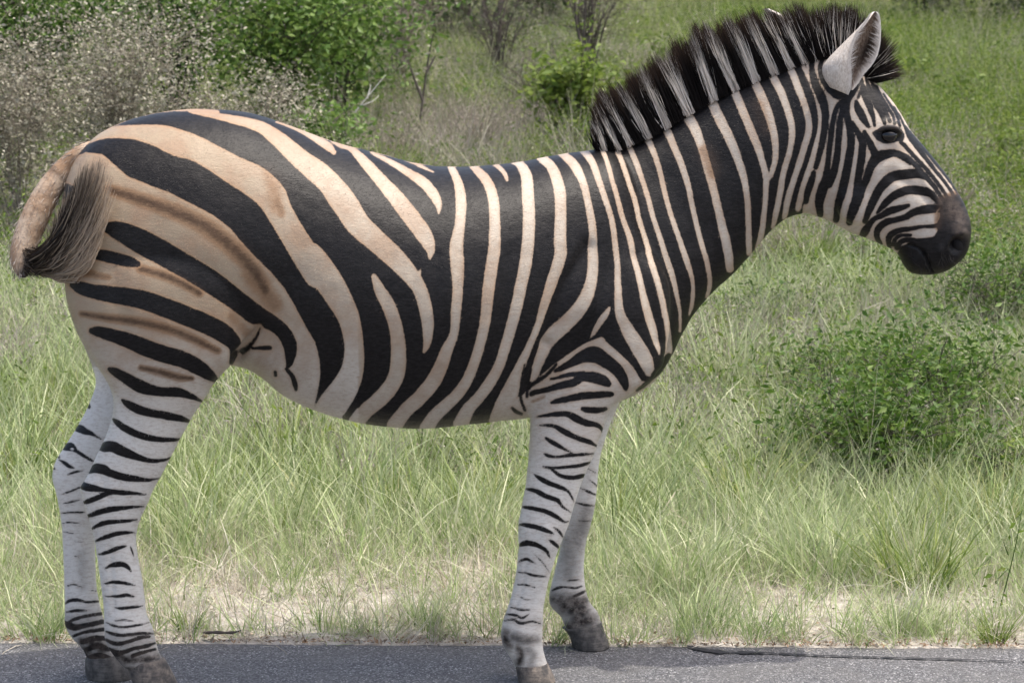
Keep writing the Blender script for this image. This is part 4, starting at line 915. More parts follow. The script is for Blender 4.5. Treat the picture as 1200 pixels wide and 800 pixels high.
P0, P1 = unproj(ro_[:, 0], ro_[:, 1], cen[-1, 1] + rng.normal(0, .016, n)), unproj(en_[:, 0], en_[:, 1], cen[-1, 1] - .01 + rng.normal(0, .012, n))
V, q, at = strands(P0, P1, rng.normal(0, .004, (n, 3)), np.full(n, .0009), np.clip(rng.normal(.12, .15, (n, 1)), 0, 1) + np.zeros((1, 4)), None, 3)
link('tail_tip_hair', make_mesh('tail_tip_hair', V, q, at), tf.m, tail)
# whiskers on chin and muzzle
n = 70
wp = np.stack([rng.uniform(1056, 1128, n), rng.uniform(296, 322, n)], -1)
P0 = np.array([surf(a, b) for a, b in wp]); P1 = P0 + np.stack([rng.normal(.006, .008, n), -.012 + rng.normal(0, .005, n), -.016 + rng.normal(0, .006, n)], -1)
V, q, at = strands(P0, P1, np.zeros((n, 3)), np.full(n, .0004), np.full((n, 3), .04), None, 2)
link('whiskers', make_mesh('whiskers', V, q, at), hm.m, zroot)
# ------------------------------------------------------------------ vegetation
def blades(n, L, Lsd, wdt, rad, lean, seg=3, droop=.35, seed=0):
    r = np.random.default_rng(seed)
    a = r.random(n) * 2 * np.pi; rr = rad * np.sqrt(r.random(n))
    P0 = np.stack([rr * np.cos(a), rr * np.sin(a), -.01 + 0 * a], -1)
    az = a + r.normal(0, .9, n); ln = np.abs(r.normal(0, lean, n)) + .05
    l = np.clip(r.normal(L, Lsd, n), L * .35, L * 1.8)
    t = np.linspace(0, 1, seg + 1)
    ang = ln[:, None] + (droop * np.abs(r.normal(1, .5, n)))[:, None] * t[None] ** 1.5 * 1.6
    dx = np.cumsum(np.sin(ang), 1) / (seg + 1); dz = np.cumsum(np.cos(ang), 1) / (seg + 1)
    dx -= dx[:, :1]; dz -= dz[:, :1]
    C = P0[:, None] + l[:, None, None] * np.stack([dx * np.cos(az)[:, None], dx * np.sin(az)[:, None], dz], -1) * (seg + 1) / seg
    fa = r.random(n) * np.pi
    sd_ = np.stack([np.cos(fa), np.sin(fa), 0 * fa], -1)
    w_ = (wdt * np.clip(r.normal(1, .3, n), .5, 1.6))[:, None] * np.interp(t, [0, .35, 1], [.7, 1, .08])[None]
    V = np.stack([C - sd_[:, None] * w_[..., None], C + sd_[:, None] * w_[..., None]], 2).reshape(-1, 3)
    m = 2 * (seg + 1); I = np.arange(n)[:, None] * m + np.arange(seg)[None] * 2
    q = np.stack([I, I + 1, I + 3, I + 2], -1).reshape(-1, 4)
    return V, q, dict(h=np.tile(np.repeat(t, 2), n), var=np.repeat(r.random(n), m))

def leaf_quads(C, L, Wd, nrm_bias=.6, seed=0, droop=0.0):
    r = np.random.default_rng(seed); n = len(C)
    d = r.normal(0, 1, (n, 3)); d[:, 2] = d[:, 2] * .6 - droop; d /= np.linalg.norm(d, axis=1, keepdims=True)
    up = np.array([0, 0, 1.]) * nrm_bias + r.normal(0, .55, (n, 3))
    s_ = np.cross(d, up); s_ /= np.maximum(np.linalg.norm(s_, axis=1, keepdims=True), 1e-6)
    nn = np.cross(s_, d)
    L = L * np.clip(r.normal(1, .3, n), .4, 1.7); W_ = Wd / np.mean(L) * L if np.ndim(Wd) else Wd * L / L.mean()
    b, t = C - d * L[:, None] / 2, C + d * L[:, None] / 2
    l_ = C - d * (L * .08)[:, None] - s_ * W_[:, None] / 2 + nn * (W_ * .18)[:, None]; r_ = C - d * (L * .08)[:, None] + s_ * W_[:, None] / 2 + nn * (W_ * .18)[:, None]
    V = np.stack([b, l_, t, r_], 1).reshape(-1, 3); I = np.arange(n)[:, None] * 4
    f = np.vstack([I + [0, 2, 1], I + [0, 3, 2]])
    return V, f, dict(var=np.repeat(r.random(n), 4), h=np.tile([.3, .6, 1., .6], n))

def merge(lst):
    V, F3, F4, off = [], [], [], 0; at = {}
    for v, f, a in lst:
        V.append(v); (F3 if f.shape[1] == 3 else F4).append(f + off); off += len(v)
        for k in a: at.setdefault(k, []).append(np.asarray(a[k], float))
    return np.vstack(V), [np.vstack(x) for x in (F4, F3) if x], {k: np.concatenate(v) for k, v in at.items()}

def scatter(name, label, protos, pts, rot, scl, mat, kind='stuff'):
    coll = bpy.data.collections.new(name + '_kinds')
    for i, (V, f, a) in enumerate(protos):
        me = make_mesh(f'{name}_kind', V, f, a); me.materials.append(mat)
        coll.objects.link(bpy.data.objects.new(f'{name}_kind', me))
    me = bpy.data.meshes.new(name); me.vertices.add(len(pts)); me.vertices.foreach_set('co', np.asarray(pts, np.float32).ravel())
    a = me.attributes.new('rot', 'FLOAT_VECTOR', 'POINT'); a.data.foreach_set('vector', np.asarray(rot, np.float32).ravel())
    a = me.attributes.new('scl', 'FLOAT_VECTOR', 'POINT'); a.data.foreach_set('vector', np.asarray(scl, np.float32).ravel())
    o = bpy.data.objects.new(name, me); COL.objects.link(o); me.materials.append(mat)
    tr = bpy.data.node_groups.new(name + '_scatter', 'GeometryNodeTree')
    tr.interface.new_socket('Geometry', in_out='INPUT', socket_type='NodeSocketGeometry'); tr.interface.new_socket('Geometry', in_out='OUTPUT', socket_type='NodeSocketGeometry')
    N = tr.nodes; gi, go = N.new('NodeGroupInput'), N.new('NodeGroupOutput')
    mp_ = N.new('GeometryNodeMeshToPoints'); ci = N.new('GeometryNodeCollectionInfo'); ip = N.new('GeometryNodeInstanceOnPoints')
    ci.inputs[0].default_value = coll; ci.inputs['Separate Children'].default_value = True; ci.inputs['Reset Children'].default_value = True
    ip.inputs['Pick Instance'].default_value = True
    ra, sa = N.new('GeometryNodeInputNamedAttribute'), N.new('GeometryNodeInputNamedAttribute')
    for q_, nm_ in ((ra, 'rot'), (sa, 'scl')): q_.data_type = 'FLOAT_VECTOR'; q_.inputs['Name'].default_value = nm_
    er_ = N.new('FunctionNodeEulerToRotation')
    l = tr.links.new
    l(gi.outputs[0], mp_.inputs[0]); l(mp_.outputs[0], ip.inputs['Points']); l(ci.outputs[0], ip.inputs['Instance'])
    l(ra.outputs[0], er_.inputs[0]); l(er_.outputs[0], ip.inputs['Rotation']); l(sa.outputs[0], ip.inputs['Scale']); l(ip.outputs[0], go.inputs[0])
    md = o.modifiers.new('scatter', 'NODES'); md.node_group = tr
    return tag(o, label, None, None, kind)

def field(n, d0, d1, dens, seed, side=1.6, power=1.0):
    """random ground points between distances d0..d1 behind the road edge, kept with probability dens(x, d)"""
    r = np.random.default_rng(seed)
    a0, a1 = DIST + d0, DIST + d1
    D_ = np.sqrt(a0 ** 2 + r.random(n) * (a1 ** 2 - a0 ** 2)) if power == 1 else a0 + (a1 - a0) * r.random(n) ** power
    x = (r.random(n) * 2 - 1) * (.222 * D_ + side)
    d = D_ - DIST; y = d + edge_y(x)
    k = r.random(n) < dens(x, d)
    x, y = x[k], y[k]
    return np.stack([x, y, height(x, y)], -1), r

def rs(r, n, s0, s1, tilt=.12):
    rot = np.stack([r.normal(0, tilt, n), r.normal(0, tilt, n), r.random(n) * 6.283], -1)
    s = s0 + (s1 - s0) * r.random(n); scl = np.stack([s * (.85 + .3 * r.random(n)), s * (.85 + .3 * r.random(n)), s], -1)
    return rot, scl

m_fine = leaf_mat('grass_blades', [(.025, .06, .012), (.20, .31, .075), (.38, .45, .21), (.66, .64, .46)], .28, .45, (.50, .51, .34))
m_tall = leaf_mat('tall_grass_blades', [(.016, .045, .006), (.09, .17, .02), (.21, .28, .042), (.50, .46, .26)], .32, .45, (.34, .37, .16))
m_straw = leaf_mat('straw', [(.30, .25, .18), (.44, .39, .31), (.60, .56, .48), (.38, .37, .26)], .2, .7)
m_seed = leaf_mat('seed_stalks', [(.30, .265, .225), (.22, .22, .13), (.44, .40, .35)], .3, .7)
m_weed = leaf_mat('weed_leaves', [(.04, .085, .012), (.12, .19, .025), (.23, .28, .045)], .45, .5)

def patch(x, d, sc, seed, lo, hi): 
    v = fbm(np.stack([x, d], -1), sc, seed, 3); return np.clip((v - lo) / (hi - lo), 0, 1)
def sandy(x, d):          # 1 where bare sand shows
    s = np.exp(-((x + .40) / .60) ** 2) * 1.15 + .65 * np.clip((x - .25) / .4, 0, 1) * np.exp(-((d - .30) / .22) ** 2) + .12
    s = s * (.35 + 1.3 * patch(x, d, 2.6, 29, .35, .6))
    return np.clip(s, 0, 1) * np.clip(1.5 - d / .8, 0, 1)

# short verge grass
den = lambda x, d: np.clip((1 - .92 * sandy(x, d)) * (.35 + .9 * patch(x, d, 2.2, 11, .3, .6)), 0, 1) * np.clip(d / .04, .2, 1) 
p_, r = field(14000, .015, 5.0, den, 101, 2.6)
rot, scl = rs(r, len(p_), .55, 1.1, .15)
dd = p_[:, 1] - edge_y(p_[:, 0]); scl *= np.interp(dd, [0, .25, .9, 2], [.42, .62, 1.0, 1.15])[:, None]
scatter('grass', 'fine pale green grass growing along the sandy road verge', [blades(18, .21, .07, .0020, .05, .30, 3, .36, s) for s in range(5)], p_, rot, scl, m_fine)
# taller meadow grass going up the slope
den = lambda x, d: np.clip((d - .6) / .9, 0, 1) * (.10 + 1.0 * patch(x, d, .9, 15, .38, .6))
p_, r = field(22000, .7, 24, den, 102, 3.6, .8)
rot, scl = rs(r, len(p_), .6, 1.2, .12)
dd = p_[:, 1] - edge_y(p_[:, 0]); scl *= np.interp(dd, [.6, 1.1, 2.0, 3.5, 8, 15], [.5, .78, .80, .60, .62, .85])[:, None]
scatter('meadow_grass', 'tall green meadow grass covering the slope behind the zebra', [blades(19, .33, .12, .0027, .075, .27, 4, .36, 20 + s) for s in range(5)], p_, rot, scl, m_tall)
# dead straw lying and standing among it
den = lambda x, d: np.clip(.55 * np.exp(-((d - .55) / .6) ** 2) + .5 * patch(x, d, .9, 17, .45, .65) * np.clip(d / 1.0, 0, 1), 0, 1)
p_, r = field(13000, .0, 20, den, 103, 1.6, 1.35)
rot, scl = rs(r, len(p_), .5, 1.15, .35)
dd = p_[:, 1] - edge_y(p_[:, 0]); scl *= np.interp(dd, [0, .3, 1, 3], [.5, .65, .9, 1.4])[:, None]
scatter('dry_grass', 'dead straw coloured grass lying between the green blades', [blades(13, .20, .08, .0018, .06, .80, 3, .5, 40 + s) for s in range(4)], p_, rot, scl, m_straw)
p_, r = field(4600, .005, 1.3, lambda x, d: (.25 + .75 * patch(x, d, 3.0, 27, .3, .6)) * (1 - .45 * sandy(x, d)), 106, 1.4, 1.0)
rot, scl = rs(r, len(p_), .35, .75, .45)
scatter('thatch', 'short dead thatch lying over the sandy verge', [blades(15, .16, .06, .0015, .06, 1.15, 3, .4, 50 + s) for s in range(4)], p_, rot, scl, m_straw)
p_, r = field(7000, .005, 1.2, lambda x, d: (1 - .6 * sandy(x, d)) * (.3 + .7 * patch(x, d, 3.3, 33, .3, .6)), 107, 1.4, 1.0)
rot, scl = rs(r, len(p_), .35, .8, .2)
scatter('verge_grass', 'short sprouts of green grass at the edge of the asphalt', [blades(12, .19, .06, .0019, .035, .45, 3, .4, 55 + s) for s in range(4)], p_, rot, scl, m_fine)
p_, r = field(2600, 7.0, 20, lambda x, d: np.exp(-((x + .3) / 1.3) ** 2) * patch(x, d, .5, 37, .35, .6), 108, 0, 1.0)
rot, scl = rs(r, len(p_), .6, 1.15, .2)
scatter('tall_dry_grass', 'tall greyish dry grass far behind the back of the zebra', [blades(14, .36, .12, .0028, .08, .3, 3, .3, 60 + s) for s in range(4)], p_, rot, scl, m_seed)
# thin seed stalks
def stalk(seed):
    V, q, a = blades(7, .52, .12, .0011, .06, .16, 4, .18, seed)
    r = np.random.default_rng(seed); tips = V.reshape(7, 5, 2, 3).mean(2)
    C = np.vstack([tips[i, -1] + (tips[i, -2] - tips[i, -1]) * r.random((16, 1)) * .9 + r.normal(0, .006, (16, 3)) for i in range(7)])
    return merge([(V, q, a), leaf_quads(C, .011, .0032, .2, seed)])
den = lambda x, d: np.clip((d - .9) / 1.2, 0, 1) * (.12 + .88 * patch(x, d, .5, 19, .42, .66))
p_, r = field(3000, .8, 20, den, 104, 1.8, .8)
rot, scl = rs(r, len(p_), .55, 1.15, .12)
scatter('seed_grass', 'thin pale seeding grass stalks standing above the meadow', [stalk(60 + s) for s in range(4)], p_, rot, scl, m_seed)
# low leafy weeds through the meadow
def weed(seed):
    r = np.random.default_rng(seed); n = 85
    C = r.normal(0, 1, (n, 3)) * [.075, .075, .05]; C[:, 2] = np.abs(C[:, 2]) + .04 + r.random(n) * .13
    return leaf_quads(C, .024, .0075, .5, seed)
den = lambda x, d: np.clip((d - 1.3) / 1.0, 0, 1) * (.25 + .75 * patch(x, d, .6, 23, .40, .58)) * (.45 + .55 * np.clip((x + .2) / .8, 0, 1))
p_, r = field(19000, 1.0, 18, den, 105, 3.2, .9)
rot, scl = rs(r, len(p_), .6, 1.3, .2)
scatter('weeds', 'low leafy green weeds in patches through the grass', [(lambda w_: (w_[0], [w_[1]], w_[2]))(weed(80 + s)) for s in range(4)], p_, rot, scl, m_weed)
# litter and small stones at the edge of the asphalt
n = 2600
x = rng.uniform(-2.6, 2.6, n); d = np.abs(rng.normal(0, .035, n)) - .012; d = np.where(rng.random(n) < .3, rng.uniform(0, .8, n), d)
y = edge_y(x) + d; C = np.stack([x, y, np.where(d < 0, .004, height(x, y) + .006) + .004 * rng.random(n)], -1)
V, f, a = leaf_quads(C, .013, .005, 1.2, 5)
m_lit = leaf_mat('litter', [(.16, .085, .05), (.30, .20, .12), (.10, .07, .05), (.42, .33, .23)], .05, .8)
lo = link('leaf_litter', make_mesh('leaf_litter', V, f, a), m_lit); tag(lo, 'brown leaf litter gathered along the edge of the asphalt', None, None, 'stuff')
n = 2200
x = rng.uniform(-2.4, 2.4, n); d = np.abs(rng.normal(.0, .5, n)); d = np.where(d > 1.1, d * .3, d); k = rng.random(n) < .25 + .75 * sandy(x, d); x, d = x[k], d[k]; n = len(x)
y = edge_y(x) + d; C = np.stack([x, y, height(x, y) + .001], -1)
o8 = np.array([[1, 0, 0], [-1, 0, 0], [0, 1, 0], [0, -1, 0], [0, 0, .8], [0, 0, -.6], [.7, .6, .4], [-.6, .6, .5]]); f8 = np.array([[0, 6, 4], [6, 2, 4], [2, 7, 4], [7, 1, 4], [1, 3, 4], [3, 0, 4], [0, 3, 5], [3, 1, 5], [1, 2, 5], [2, 0, 5], [0, 2, 6], [2, 1, 7]])
sz = np.clip(rng.lognormal(-5.6, .5, n), .0018, .014)
V = (C[:, None] + (o8[None] + rng.normal(0, .18, (n, 8, 3))) * sz[:, None, None]).reshape(-1, 3); f = (np.arange(n)[:, None, None] * 8 + f8[None]).reshape(-1, 3)
m_st = leaf_mat('stones', [(.50, .44, .36), (.36, .29, .22), (.58, .53, .46), (.27, .22, .18)], 0.0, .85)
so_ = link('gravel', make_mesh('gravel', V, f, dict(var=np.repeat(rng.random(n), 8)), smooth=False), m_st); tag(so_, 'small pale stones on the bare sandy verge', None, None, 'stuff')

# ---- bushes, shrubs, tufts, saplings: things of their own
m_twig = NT('dry_twigs'); m_twig.base(m_twig.mix(m_twig.noise(m_twig.coord(), 30), (.12, .095, .075), (.30, .26, .21)), .85, .15); m_twig = m_twig.m
m_dark = NT('dark_bark'); m_dark.base(m_dark.mix(m_dark.noise(m_dark.coord(), 30), (.05, .04, .036), (.13, .11, .095)), .9, .15); m_dark = m_dark.m
m_bone = NT('bleached_wood'); m_bone.base(m_bone.mix(m_bone.noise(m_bone.coord(), 30), (.42, .39, .35), (.60, .57, .52)), .8, .15); m_bone = m_bone.m
m_dry = leaf_mat('dry_sprigs', [(.07, .062, .042), (.20, .185, .135), (.46, .43, .345), (.13, .145, .07)], .25, .75)
m_lush = leaf_mat('lush_leaves', [(.035, .08, .014), (.095, .17, .032), (.20, .28, .07)], .4, .45)
m_yel = leaf_mat('yellow_green_leaves', [(.09, .15, .025), (.15, .21, .04), (.21, .26, .06)], .45, .5)
m_olive = leaf_mat('olive_leaves', [(.055, .085, .03), (.09, .125, .045), (.14, .16, .07)], .35, .55)
m_shrub = leaf_mat('shrub_leaves', [(.028, .065, .010), (.07, .135, .02), (.16, .225, .05)], .4, .5)

def cylinder_set(segs, n=5):
    """list of polylines with radii -> merged tubes"""
    return merge([(lambda vq: (vq[0], vq[1], {}))(tube(P, R, n)) for P, R in segs])

def branching(r, base, H, spread, nst, sub=4, rad=.008):
    """stems fanning out of one base; returns segs and tip points"""
    segs, tips = [], []
    for i in range(nst):
        az = r.random() * 6.283; out = spread * (.15 + .85 * r.random()); h = H * r.uniform(.6, 1.0)
        e = base + np.array([out * math.cos(az), out * math.sin(az), h])
        mid = base + (e - base) * .5 + np.array([-out * .2 * math.cos(az), -out * .2 * math.sin(az), h * .12]) + r.normal(0, .03 * H, 3)
        P = spline([base + r.normal(0, .02, 3) * [1, 1, 0], mid, e], 5)
        segs.append((P, np.linspace(rad, rad * .35, len(P)))); tips.append(e)
        for j in range(sub):
            k = r.integers(3, len(P) - 1); q0 = P[k]
            e2 = q0 + r.normal(0, 1, 3) * [.22, .22, .12] * H + np.array([0, 0, .15 * H])
            Q = spline([q0, (q0 + e2) / 2 + r.normal(0, .02, 3), e2], 3)
            segs.append((Q, np.linspace(rad * .45, rad * .18, len(Q)))); tips.append(e2)
    return segs, np.array(tips)

def bush(name, label, cat, px, Yd, H, spread, nleaf, L, Wd, mat, seed, nst=9, twig=None, clump=.10, group=None, low=.1, rad=.008, sub=4, droop=.1, fn='foliage', depth=1.0):
    r = np.random.default_rng(seed)
    x = (px - 600) / F * (Yd + DIST) * 1.0; z = float(height(x, Yd))
    root = empty(name, (x, Yd, z), label, cat, group)
    b = np.array([x, Yd, z - .03])
    segs, tips = branching(r, b, H, spread, nst, sub, rad)
    V, f, a = cylinder_set(segs)
    link('stem', make_mesh('stem', V, f), twig or m_dark, root)
    src = np.vstack([tips] + [P[int(len(P) * low * 3):] for P, _ in segs])
    wgt = r.random(len(src)) ** 1.5; wgt /= wgt.sum()
    c = src[r.choice(len(src), nleaf, p=wgt)] + r.normal(0, clump * H, (nleaf, 3)) * [1, depth, .8]
    c[:, 2] = np.maximum(c[:, 2], z + .02)
    V, f, a = leaf_quads(c, L, Wd, .6, seed, droop)
    fo = link(fn, make_mesh(fn, V, f, a), mat, root); fo['kind'] = 'stuff'
    return root

# greyish dry bushes on the left
bush('dry_bush', 'grey brown dry bush at the far left edge, left of the tallest one', 'bush', 18, 6.3, 1.12, .50, 11000, .021, .010, m_dry, 1, 16, m_twig, .075, 'dry bushes', rad=.004, sub=14)
bush('dry_bush', 'tallest grey brown dry bush, right behind the rump of the zebra', 'bush', 140, 6.9, 1.16, .48, 12000, .021, .010, m_dry, 2, 16, m_twig, .07, 'dry bushes', rad=.004, sub=14)
bush('dry_bush', 'low sprawling dry bush mixed with green, above the hips of the zebra', 'bush', 292, 7.3, .84, .50, 7000, .021, .010, m_dry, 3, 13, m_twig, .09, 'dry bushes', rad=.005, sub=6)
# lush bushes behind them
for i, (px, Yd, H, sp, nl, lab) in enumerate([
        (40, 9.8, 1.35, .7, 6500, 'bright green leafy bush behind the leftmost dry bush'),
        (210, 10.2, 1.5, .75, 7500, 'dense bright green bush behind the tallest dry bush'),
        (330, 9.6, 1.3, .75, 7500, 'broad dark green leafy bush above the hips of the zebra'),
        (398, 10.4, 1.2, .42, 4200, 'green leafy bush at the right end of the lush row'),
        (372, 7.9, .50, .28, 1900, 'small bright green bush just above the back of the zebra')]):
    bush('leafy_bush', lab, 'bush', px, Yd, H, sp, nl,   .046, .024, m_lush, 11 + i, 16, m_dark, .13, 'lush green bushes')
bush('leafy_bush', 'yellow green leafy bush beside a thin dark sapling, left of the mane', 'bush', 672, 9.6, .66, .34, 1700, .058, .030, m_yel, 21, 9, m_dark, .11, 'lush green bushes')
# shrub on the right and weeds around it
for i, (px, Yd, H, sp, nl, lab) in enumerate([
        (1048, 1.95, .40, .36, 4200, 'dark leafy shrub low on the right with a shaded hollow at its foot'), (1108, 2.5, .42, .42, 3600, 'leafy shrub just behind and right of the dark one'),
        (985, 3.0, .30, .46, 2000, 'low spreading shrub below the chin of the zebra'), (1168, 4.0, .50, .45, 2400, 'green shrub at the right edge behind the pale dead stem'),
        (900, 4.2, .22, .5, 1300, 'flat green shrub right of the throat of the zebra'), (1080, 5.4, .30, .5, 1500, 'low green shrub straight below the nostril'),
        (1150, 1.9, .26, .26, 900, 'small leafy shrub above the bushy tuft at the right edge')]):
    bush('green_shrub', lab, 'shrub', px, Yd, H, sp, nl, .028, .012, m_shrub, 131 + i, 18, m_dark, .22, 'low green shrubs', rad=.0035, sub=6, low=.0)
for i, (px, Yd, H, lab) in enumerate([(1050, 12.2, .34, 'low yellow green weed clump right of the forelock'), (1128, 11.0, .30, 'low yellow green weed clump above the nose'), (1185, 8.4, .30, 'low yellow green weed clump at the right edge level with the eye'), (780, 13.5, .36, 'low yellow green weed clump above the mane')]):
    bush('weed_clump', lab, 'weed', px, Yd, H, .28, 420, .045, .022, m_yel, 41 + i, 6, m_dark, .16, 'yellow green weed clumps', rad=.003, sub=3)
# thicket along the top
for i, (px, Yd, H, sp, m_, lab) in enumerate([
        (520, 15.5, 1.2, .8, m_olive, 'greyish thicket bush at the top, left of the bare trunks'), (640, 17.0, .9, .8, m_olive, 'olive bush at the top, right of the bare trunks'),
        (1085, 17.5, 1.1, .8, m_olive, 'dark olive bush in the top right behind the forelock'), (1190, 17.0, 1.2, .9, m_olive, 'dark olive bush in the top right corner'),
        (-60, 13.0, 1.6, .9, m_lush, 'tall green bush beyond the left edge of the dry bushes'), (900, 19.5, .9, .9, m_olive, 'olive bush in the distance behind the mane')]):
    bush('olive_bush', lab, 'bush', px, Yd, H, sp, 2600, .06, .026, m_, 51 + i, 10, m_dark, .11, 'olive bushes')

# grass tufts
def tuft(px, py, label, n, L, wdt, rad, lean, mat, seed, group='grass tufts', nm='grass_tuft'):
    x, y, z = ground_at(px, py)
    V, q, a = blades(n, L, L * .22, wdt, rad, lean, 4, .4, seed)
    o = link(nm, make_mesh(nm, V + [0, 0, 0], q, a), mat, None, (x, y, z)); return tag(o, label, 'grass tuft', group)
tuft(945, 335, 'dense upright grass tuft under the jaw of the zebra', 240, .36, .0026, .09, .30, m_tall, 201)
tuft(1150, 632, 'bushy grass tuft at the right edge, below the shrub', 230, .26, .002, .10, .42, m_tall, 202)
tuft(1052, 640, 'low dark grass tuft left of the right edge tuft', 150, .20, .002, .10, .5, m_tall, 203)
tuft(1165, 752, 'small green tuft at the edge of the asphalt, bottom right', 90, .10, .0016, .03, .45, m_tall, 204)
tuft(222, 738, 'small dry tuft near the hind hooves on the sand', 90, .085, .0014, .035, .5, m_tall, 205)
tuft(500, 735, 'green tuft on the sand midway between the legs', 90, .13, .0015, .04, .4, m_fine, 206)
tuft(820, 735, 'green tuft on the verge right of the front hooves', 110, .15, .0016, .05, .4, m_fine, 207)
tuft(1050, 742, 'pale tuft on the verge left of the bottom right tuft', 100, .13, .0016, .05, .5, m_fine, 208)
tuft(60, 745, 'wispy tuft at the road edge left of the hind legs', 110, .13, .0015, .06, .4, m_fine, 209)
tuft(440, 270, 'bright grass tuft right above the back of the zebra', 260, .5, .003, .16, .25, m_tall, 210)

# bare saplings, trunks and dead sticks
def sticks(name, label, cat, lines, mat, Yd, rad, group=None, leaves=0, seed=0, leafm=None, lf=.04):
    """lines in the plane at depth Yd, given as picture positions of a first and following points"""
    r = np.random.default_rng(seed)
    segs = []
    for ln in lines:
        P = np.array([unproj(a, b, Yd + (k * .0)) for k, (a, b) in enumerate(ln)]); P[:, 1] += np.cumsum(r.normal(0, .03, len(P)))
        P = spline(P, 4); segs.append((P, np.linspace(rad, rad * .4, len(P))))
    V, f, a = cylinder_set(segs, 6)
    p0 = segs[0][0][0]
    root = empty(name, tuple(p0), label, cat, group)
    link('stem', make_mesh('stem', V, f), mat, root)
    if leaves:
        src = np.vstack([P[2:] for P, _ in segs]); C = src[r.integers(0, len(src), leaves)] + r.normal(0, .05, (leaves, 3))
        V, f, a = leaf_quads(C, lf, lf * .45, .5, seed); fo = link('foliage', make_mesh('foliage', V, f, a), leafm, root); fo['kind'] = 'stuff'
    return root
sticks('sapling', 'thin bare dark sapling above the middle of the back', 'sapling', [[(492, 150), (496, 110), (503, 62), (508, 40)], [(495, 118), (485, 92), (478, 70)], [(500, 85), (510, 66)]], m_dark, 9.6, .010, 'saplings', 40, 1, m_dry)
sticks('sapling', 'thin dark sapling in the yellow green bush', 'sapling', [[(679, 170), (680, 110), (684, 40), (688, -30)], [(682, 80), (690, 50), (696, 20)], [(683, 60), (676, 30), (674, 0)]], m_dark, 9.7, .012, 'saplings', 60, 2, m_yel)
sticks('bare_tree', 'bare dark many stemmed trunk at the top middle', 'tree', [[(556, 62), (552, 30), (545, -10), (540, -60)], [(560, 62), (566, 20), (575, -40)], [(562, 60), (580, 25), (594, -20)], [(553, 34), (538, 10), (530, -20)]], m_dark, 15.6, .045, None)
sticks('dead_branch', 'bleached dead branch leaning above the back of the zebra', 'branch', [[(416, 132), (432, 112), (452, 88)], [(424, 124), (438, 118), (444, 112)], [(430, 116), (434, 100)]], m_bone, 8.2, .0045, 'dead branches')
sticks('dead_branch', 'pale dead branching stem standing right of the muzzle', 'branch', [[(1148, 440), (1152, 400), (1158, 365), (1166, 338)], [(1155, 378), (1168, 368), (1180, 372)], [(1157, 368), (1150, 350), (1146, 336)]], m_twig, 4.4, .006, 'dead branches')
sticks('tall_weed', 'single thin weed stem at the bottom right over the tuft', 'weed', [[(1162, 735), (1170, 690), (1184, 630), (1192, 592)], [(1172, 682), (1185, 670)], [(1180, 648), (1172, 630)]], m_tall, .42, .0022, None, 26, 5, m_weed, .022)
x0, y0, z0 = ground_at(258, 752)
P = spline([(x0 - .05, y0 + .02, .016), (x0 - .01, y0 + .0, .022), (x0 + .03, y0 + .012, .018), (x0 + .055, y0 + .004, .026)], 4)
V, q = tube(P, np.array([.002, .004, .005, .0035, .0045, .005, .003, .004, .0045, .003, .0025, .002, .0015])[:len(P)], 7)
tag(link('dead_stick', make_mesh('dead_stick', V, q), m_dark), 'short dark stick lying at the road edge right of the hind hooves', 'stick')

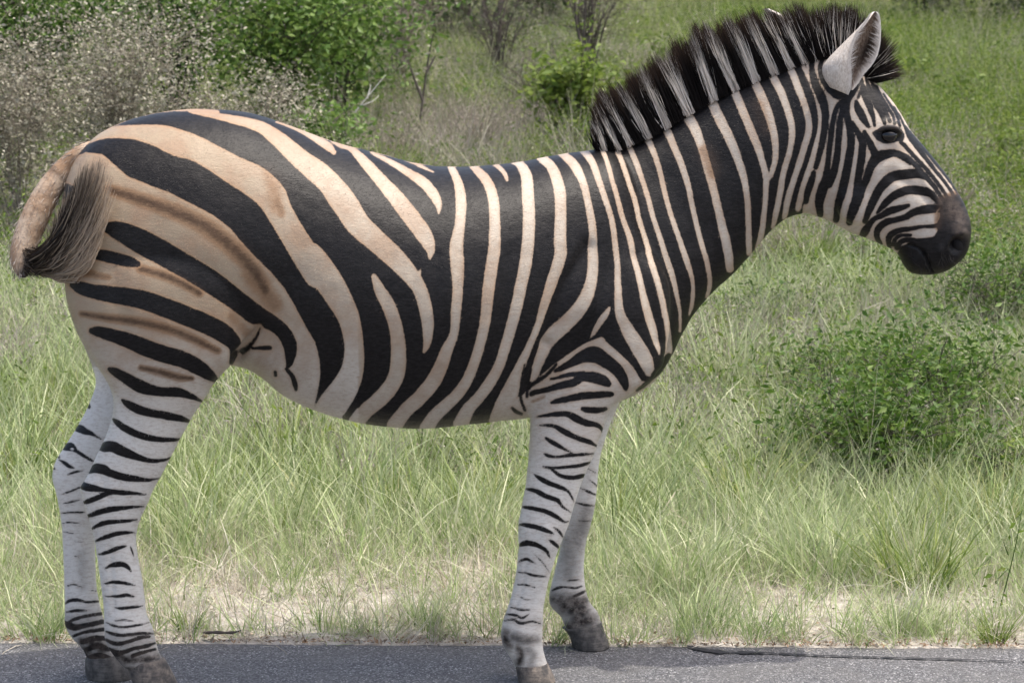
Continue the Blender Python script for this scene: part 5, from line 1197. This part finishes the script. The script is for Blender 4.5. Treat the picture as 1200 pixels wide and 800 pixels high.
# dry tangled twigs caught in the grass, and taller tufts breaking up the shrubs
for i, (px, Yd, H, sp, lab) in enumerate([(905, 5.2, .34, .35, 'grey tangle of dry twigs in the grass right of the throat'), (1120, 6.5, .36, .4, 'grey tangle of dry twigs below the muzzle'), (560, 9.0, .5, .5, 'brownish tangle of dry twigs above the middle of the back'),
        (470, 8.6, .40, .4, 'grey tangle of dry twigs above the loin'), (780, 3.6, .3, .3, 'dry twig tangle in front of the chest')]):
    bush('dry_brush', lab, 'brush', px, Yd, H, sp, 500, .016, .006, m_dry, 301 + i, 16, m_twig, .12, 'tangles of dry twigs', rad=.0028, sub=9)
for i, (px, py, lab, L) in enumerate([(1010, 560, 'tall grass tuft in front of the dark shrub', .34), (1110, 575, 'tall grass tuft below the dark shrub, right', .36), (930, 560, 'tall pale tuft left of the dark shrub', .36), (880, 610, 'bluish tuft between chest and dark shrub', .32),
        (760, 590, 'tall tuft right of the front legs', .36), (500, 560, 'tall tuft under the belly', .34), (330, 570, 'tall tuft right of the hind legs', .34), (420, 600, 'bright tuft under the belly, nearer the hind legs', .30), (30, 560, 'tall tuft left of the hocks', .34), (560, 620, 'green tuft left of the front knee', .28),
        (1180, 480, 'tall tuft at the right edge under the dead stem', .4), (850, 470, 'tall tuft right of the chest', .4), (720, 640, 'pale tuft between the front legs and the verge', .26), (250, 640, 'fresh green tuft right of the near hind cannon', .26), (960, 680, 'pale green tuft on the right verge', .26), (1075, 690, 'large pale green tuft near the right road edge', .28), (800, 690, 'pale green tuft right of the far hoof', .24)]):
    tuft(px, py, lab, 120, L, .0026, .10, .38, m_fine if i % 3 else m_tall, 401 + i)

def twig_clump(seed):
    r = np.random.default_rng(seed); L_ = []
    for i in range(26):
        a_ = r.random() * 6.28; P0 = np.array([r.normal(0, .03), r.normal(0, .03), 0]); P2 = P0 + np.array([math.cos(a_) * r.uniform(.03, .14), math.sin(a_) * r.uniform(.03, .14), r.uniform(.06, .22)])
        V, q = tube(spline([P0, (P0 + P2) / 2 + r.normal(0, .025, 3), P2], 2), np.linspace(.0014, .0007, 5), 3); L_.append((V, q, dict(var=np.full(len(V), r.random()), h=np.full(len(V), .5))))
    C = r.normal(0, 1, (40, 3)) * [.06, .06, .05]; C[:, 2] = np.abs(C[:, 2]) + .08; L_.append(leaf_quads(C, .012, .005, .4, seed))
    return merge(L_)
m_tangle = leaf_mat('dry_tangle', [(.17, .14, .12), (.33, .285, .25), (.48, .43, .39), (.25, .20, .16)], .15, .8)
p_, r = field(9000, 1.4, 15, lambda x, d: patch(x, d, .75, 43, .46, .62) * np.clip((d - 1.4) / .8, 0, 1), 109, 1.8, .95)
rot, scl = rs(r, len(p_), .6, 1.3, .3)
scatter('dry_twigs', 'greyish dry twigs tangled through the meadow in patches', [twig_clump(90 + s) for s in range(4)], p_, rot, scl, m_tangle)
for i, (px, Yd, H, sp, nl, lab) in enumerate([(470, 12.6, 1.0, .5, 500, 'grey leafless thicket at the top, right of the lush bushes'), (585, 13.2, 1.0, .55, 450, 'dark leafless thicket under the bare trunks'), (690, 12.8, 1.2, .45, 500, 'leafless thicket of upright stems above the yellow green bush'), (630, 10.6, .5, .5, 500, 'low brownish thicket left of the yellow green bush')]):
    bush('thicket', lab, 'thicket', px, Yd, H, sp, nl, .03, .012, m_dry if i % 2 == 0 else m_olive, 331 + i, 26, m_twig if i == 0 else m_dark, .12, 'leafless thickets along the top', rad=.006, sub=6)
